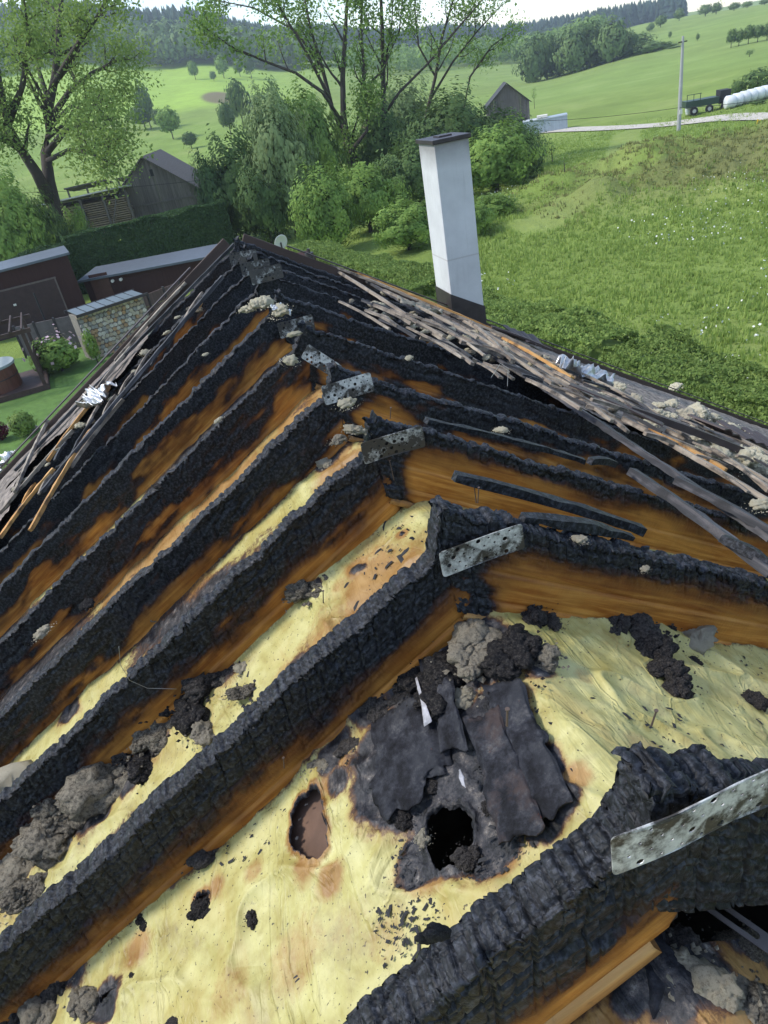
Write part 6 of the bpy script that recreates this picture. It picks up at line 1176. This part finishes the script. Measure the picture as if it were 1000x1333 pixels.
p = at(492, 140, 125); t, M = gable_house('white_house', 'whitish house with a red brown roof half hidden behind the trees', p, -15, 5.4, 9, 3.2, 4.9, M_WHITE, m_simple('red_brown_tiles', (.30, .13, .10), .8, .2), None, .3)
for x in (-1.2, 1.0): w_ = MB().box(x-.4, -.03, 1.3, x+.4, -.004, 2.3).build('window', M_WHITE, t, mw=M); MB().box(x-.33, -.045, 1.37, x+.33, -.032, 2.23).build('pane', M_DARK, w_, mw=M)
p = ground_at(883.5, 171); tp = at(888.5, 47, math.hypot(p[0], p[1])); t = tag(obj('utility_pole', None, loc=(p[0], p[1], gz(*p[:2]))), 'grey concrete utility pole standing beside the gravel road', 'utility pole'); hP = float(tp[2]-gz(*p[:2]))
M_CONC = m_simple('pale_concrete', (.42, .42, .42), .9, .12, 4, .2, .005); MB().tube([(0, 0, 0), (0, 0, hP*.5), (0, 0, hP)], [.20, .17, .11], 8).build('shaft', M_CONC, t, mw=Matrix.Translation((p[0], p[1], gz(*p[:2])))); 
MB().box(-.45, -.05, hP-.5, .45, .05, hP-.4).build('crossarm', M_CAP, t, mw=Matrix.Translation((p[0], p[1], gz(*p[:2])))); MB().box(-.16, -.23, 1.5, .16, -.19, 1.9).build('number_plate', M_WHITE, t, mw=Matrix.Translation((p[0], p[1], gz(*p[:2]))))
def cable(a, b, sag, label, r_=.02):
    a = np.array(a); b = np.array(b); P = [a*(1-t)+b*t-np.array([0, 0, sag*4*t*(1-t)]) for t in np.linspace(0, 1, 30)]; tag(MB().tube([q-a for q in P], r_, 4).build('cable', M_DARK, loc=a), label, 'cable')
cable(at(884.5, 140, math.hypot(p[0], p[1])), at(690, 158, 84), .2, 'black cable from the pole to the container'); cable(at(884.5, 140, math.hypot(p[0], p[1])), at(1060, 118, 60), .2, 'black cable from the pole out to the right')
cable(at(-20, 252, 58), at(330, 225, 56), .3, 'thin cable crossing in front of the spring tree and the wooden barn', .012)
# dump trailer
p = ground_at(900, 140); M = yaw_frame(at(920, 138, 98), -24); t = tag(obj('farm_trailer', None, mw=M), 'dark green farm trailer with rail sides parked on the meadow', 'trailer'); M_GRN = m_simple('dark_green_paint', (.025, .055, .035), .5, .2)
MB().box(-2.2, 0, .8, 1.3, 2.1, 1.45).build('bed', M_GRN, t, mw=M); MB().box(1.4, 0.1, .7, 2.5, 2.0, 2.0).build('cab', M_DARK, t, mw=M)
for x in (-2.1, -1.4, -.7): MB().box(x-.03, 0, 1.45, x+.03, .06, 2.1).build('stake', M_GRN, t, mw=M)
MB().box(-2.15, .0, 2.06, -.6, .05, 2.12).build('rail', M_GRN, t, mw=M)
for x in (-1.3, .3, 1.9): w_ = MB().tube([(x, -.12, .42), (x, .12, .42)], .42, 16).build('wheel', M_DARK, t, mw=M); MB().tube([(x, -.14, .42), (x, -.11, .42)], .2, 12).build('rim', M_CONC, w_, mw=M)
M_WRAP = m_simple('white_bale_wrap', (.72, .73, .74), .4, .06, 3, .2, .01)
def bale(px, py, d, r_, ln, label, ang=-20):
    p = at(px, py, d); M = yaw_frame(p, ang); z = gz(*p[:2]); n = 18; mb = MB(); prof = [(0, .3), (0.04, .85), (.14, 1), (ln-.14, 1), (ln-.04, .85), (ln, .3)]
    for (x, q) in prof:
        for k in range(n): a = 2*math.pi*k/n; mb.v.append(np.array([x-ln/2, math.cos(a)*r_*q, r_+math.sin(a)*r_*q*(1-.04*(k % 3 == 0))]))
    for i in range(len(prof)-1):
        for k in range(n): mb.f.append((i*n+k, i*n+(k+1) % n, (i+1)*n+(k+1) % n, (i+1)*n+k))
    mb.f.append(tuple(range(n))[::-1]); mb.f.append(tuple((len(prof)-1)*n+k for k in range(n))); tag(mb.build('wrapped_bale', M_WRAP, None, True, mw=M), label, 'bale', 'white wrapped bales')
bale(900, 138, 100, .62, 1.1, 'white wrapped bale standing alone left of the trailer')
for k in range(8): bale(950+9*k, 137-.9*k, 97+.9*k, .66, 1.1, ORD[k]+(' ' if k == 0 else ' from the left ')+'bale in the long row of white wrapped bales')
p = on_z(985, 172, .5); tag(MB().tube([(0, 0, 0), (0, 0, .9)], .05, 8).tube([(.0, 0, .75), (.25, 0, .8)], .04, 8).build('marker_post', m_simple('yellow_paint', (.75, .48, .03), .6, .1), loc=(p[0], p[1], gz(*p[:2]))), 'small yellow marker post on the meadow right of the utility pole', 'post')
# lawn sheet
M_LAWN = m_simple('mown_lawn', (.085, .16, .028), .95, .25, 2.5, .5, .03)
lw = [gp(*q)[:2] for q in ((-60, 640), (200, 600), (215, 440), (-60, 480))]
n = 14; V = []
for i in range(n+1):
    for j in range(n+1): u, v = i/n, j/n; q = (lw[0]*(1-u)+lw[1]*u)*(1-v)+(lw[3]*(1-u)+lw[2]*u)*v; V.append((q[0], q[1], gz(*q)+.05))
Fc = [(i*(n+1)+j, (i+1)*(n+1)+j, (i+1)*(n+1)+j+1, i*(n+1)+j+1) for i in range(n) for j in range(n)]; struct('lawn', mesh_np('lawn', np.array(V), np.array(Fc), True, M_LAWN))
# ---- grass tufts and meadow flowers
def tufts(name, N, xr, yr, mat, h0, h1, seed, cond):
    r = np.random.default_rng(seed); x = r.uniform(*xr, N); y = r.uniform(*yr, N); k = cond(x, y); x = x[k]; y = y[k]; n = len(x); z = terr(x, y); h = r.uniform(h0, h1, n)*(1+.6*fbm(np.stack([x/3, y/3, x*0], 1), 3, 5)); C = np.stack([x, y, z], 1); VV = []
    for b in range(4):
        a = r.uniform(0, 6.28, n); w = .03+.02*r.random(n); ln = r.uniform(.1, .5, n)*h; q = C+np.stack([r.normal(size=n)*.09, r.normal(size=n)*.09, 0*a-.02], 1); s_ = np.stack([-np.sin(a)*w, np.cos(a)*w, a*0], 1); VV.append(np.stack([q-s_, q+s_, q+np.stack([np.cos(a)*ln, np.sin(a)*ln, h], 1)], 1))
    V = np.concatenate(VV).reshape(-1, 3); o = obj(name, mesh_np(name, V, np.arange(len(V)).reshape(-1, 3), False, mat)); o['kind'] = 'stuff'
def meadow(x, y): return (np.random.default_rng(99).random(len(x)) < 1.15-np.hypot(x, y)/95) & (x > 9.5+.0*y) & (np.degrees(np.arctan2(x, y)) > 19) & (path_dist(x, y, MOWN) > 1.5) & (np.hypot(x, y) > 15) & (np.exp(-((x-MOUND[0])/17)**2-((y-MOUND[1])/11)**2) < .35+.5*np.random.default_rng(98).random(len(x))) & (np.hypot(x-DITCH[0], y-DITCH[1]) > 4)
L_GR = m_leaf('grass_blade', (.23, .32, .065), (.38, .48, .13), .45)
tufts('grass_tufts', 190000, (9, 85), (9, 95), L_GR, .10, .28, 3, meadow)
def rough_ground(x, y): return ((np.exp(-((x-MOUND[0])/17)**2-((y-MOUND[1])/11)**2)+.35*fbm(np.stack([x/4, y/4, x*0], 1), 4, 77)) > .62+.35*(np.random.default_rng(7).random(len(x))-.35)) | (np.hypot((x-DITCH[0])/1.6, y-DITCH[1]) < 4.5)
L_DRY = m_leaf('dry_grass_blade', (.15, .17, .055), (.32, .31, .12), .3)
tufts('dry_tufts', 26000, (DITCH[0]-10, MOUND[0]+30), (MOUND[1]-22, MOUND[1]+22), L_DRY, .08, .24, 5, rough_ground)
r = np.random.default_rng(8); N = 7000; x = r.uniform(9, 50, N); y = r.uniform(12, 52, N); P = np.stack([x/6, y/6, x*0], 1); k = meadow(x, y) & (fbm(P, 4, 17) > .08) & (np.hypot(x, y) > 20); x = x[k]; y = y[k]
C = np.stack([x, y, terr(x, y)+.34], 1); V, Fc = leaf_quads(C, .04, 2, .9); M_FLW = m_simple('white_meadow_flower', (.72, .72, .66), .8, .05, 5, 0, .001); o = obj('meadow_flowers', mesh_np('meadow_flowers', V, Fc, False, M_FLW)); o['kind'] = 'stuff'
# ---- haze
t_ = bpy.data.materials.new('air'); t_.use_nodes = True; nn_ = t_.node_tree.nodes; nn_.remove(nn_['Principled BSDF']); pv = nn_.new('ShaderNodeVolumePrincipled'); pv.inputs['Density'].default_value = .00036; pv.inputs['Color'].default_value = (.80, .89, 1.0, 1); pv.inputs['Anisotropy'].default_value = .2
t_.node_tree.links.new(pv.outputs[0], nn_['Material Output'].inputs['Volume'])
hz = MB().box(-1520, -1520, -6, 1520, 1520, 200).build('haze', t_); hz['kind'] = 'stuff'
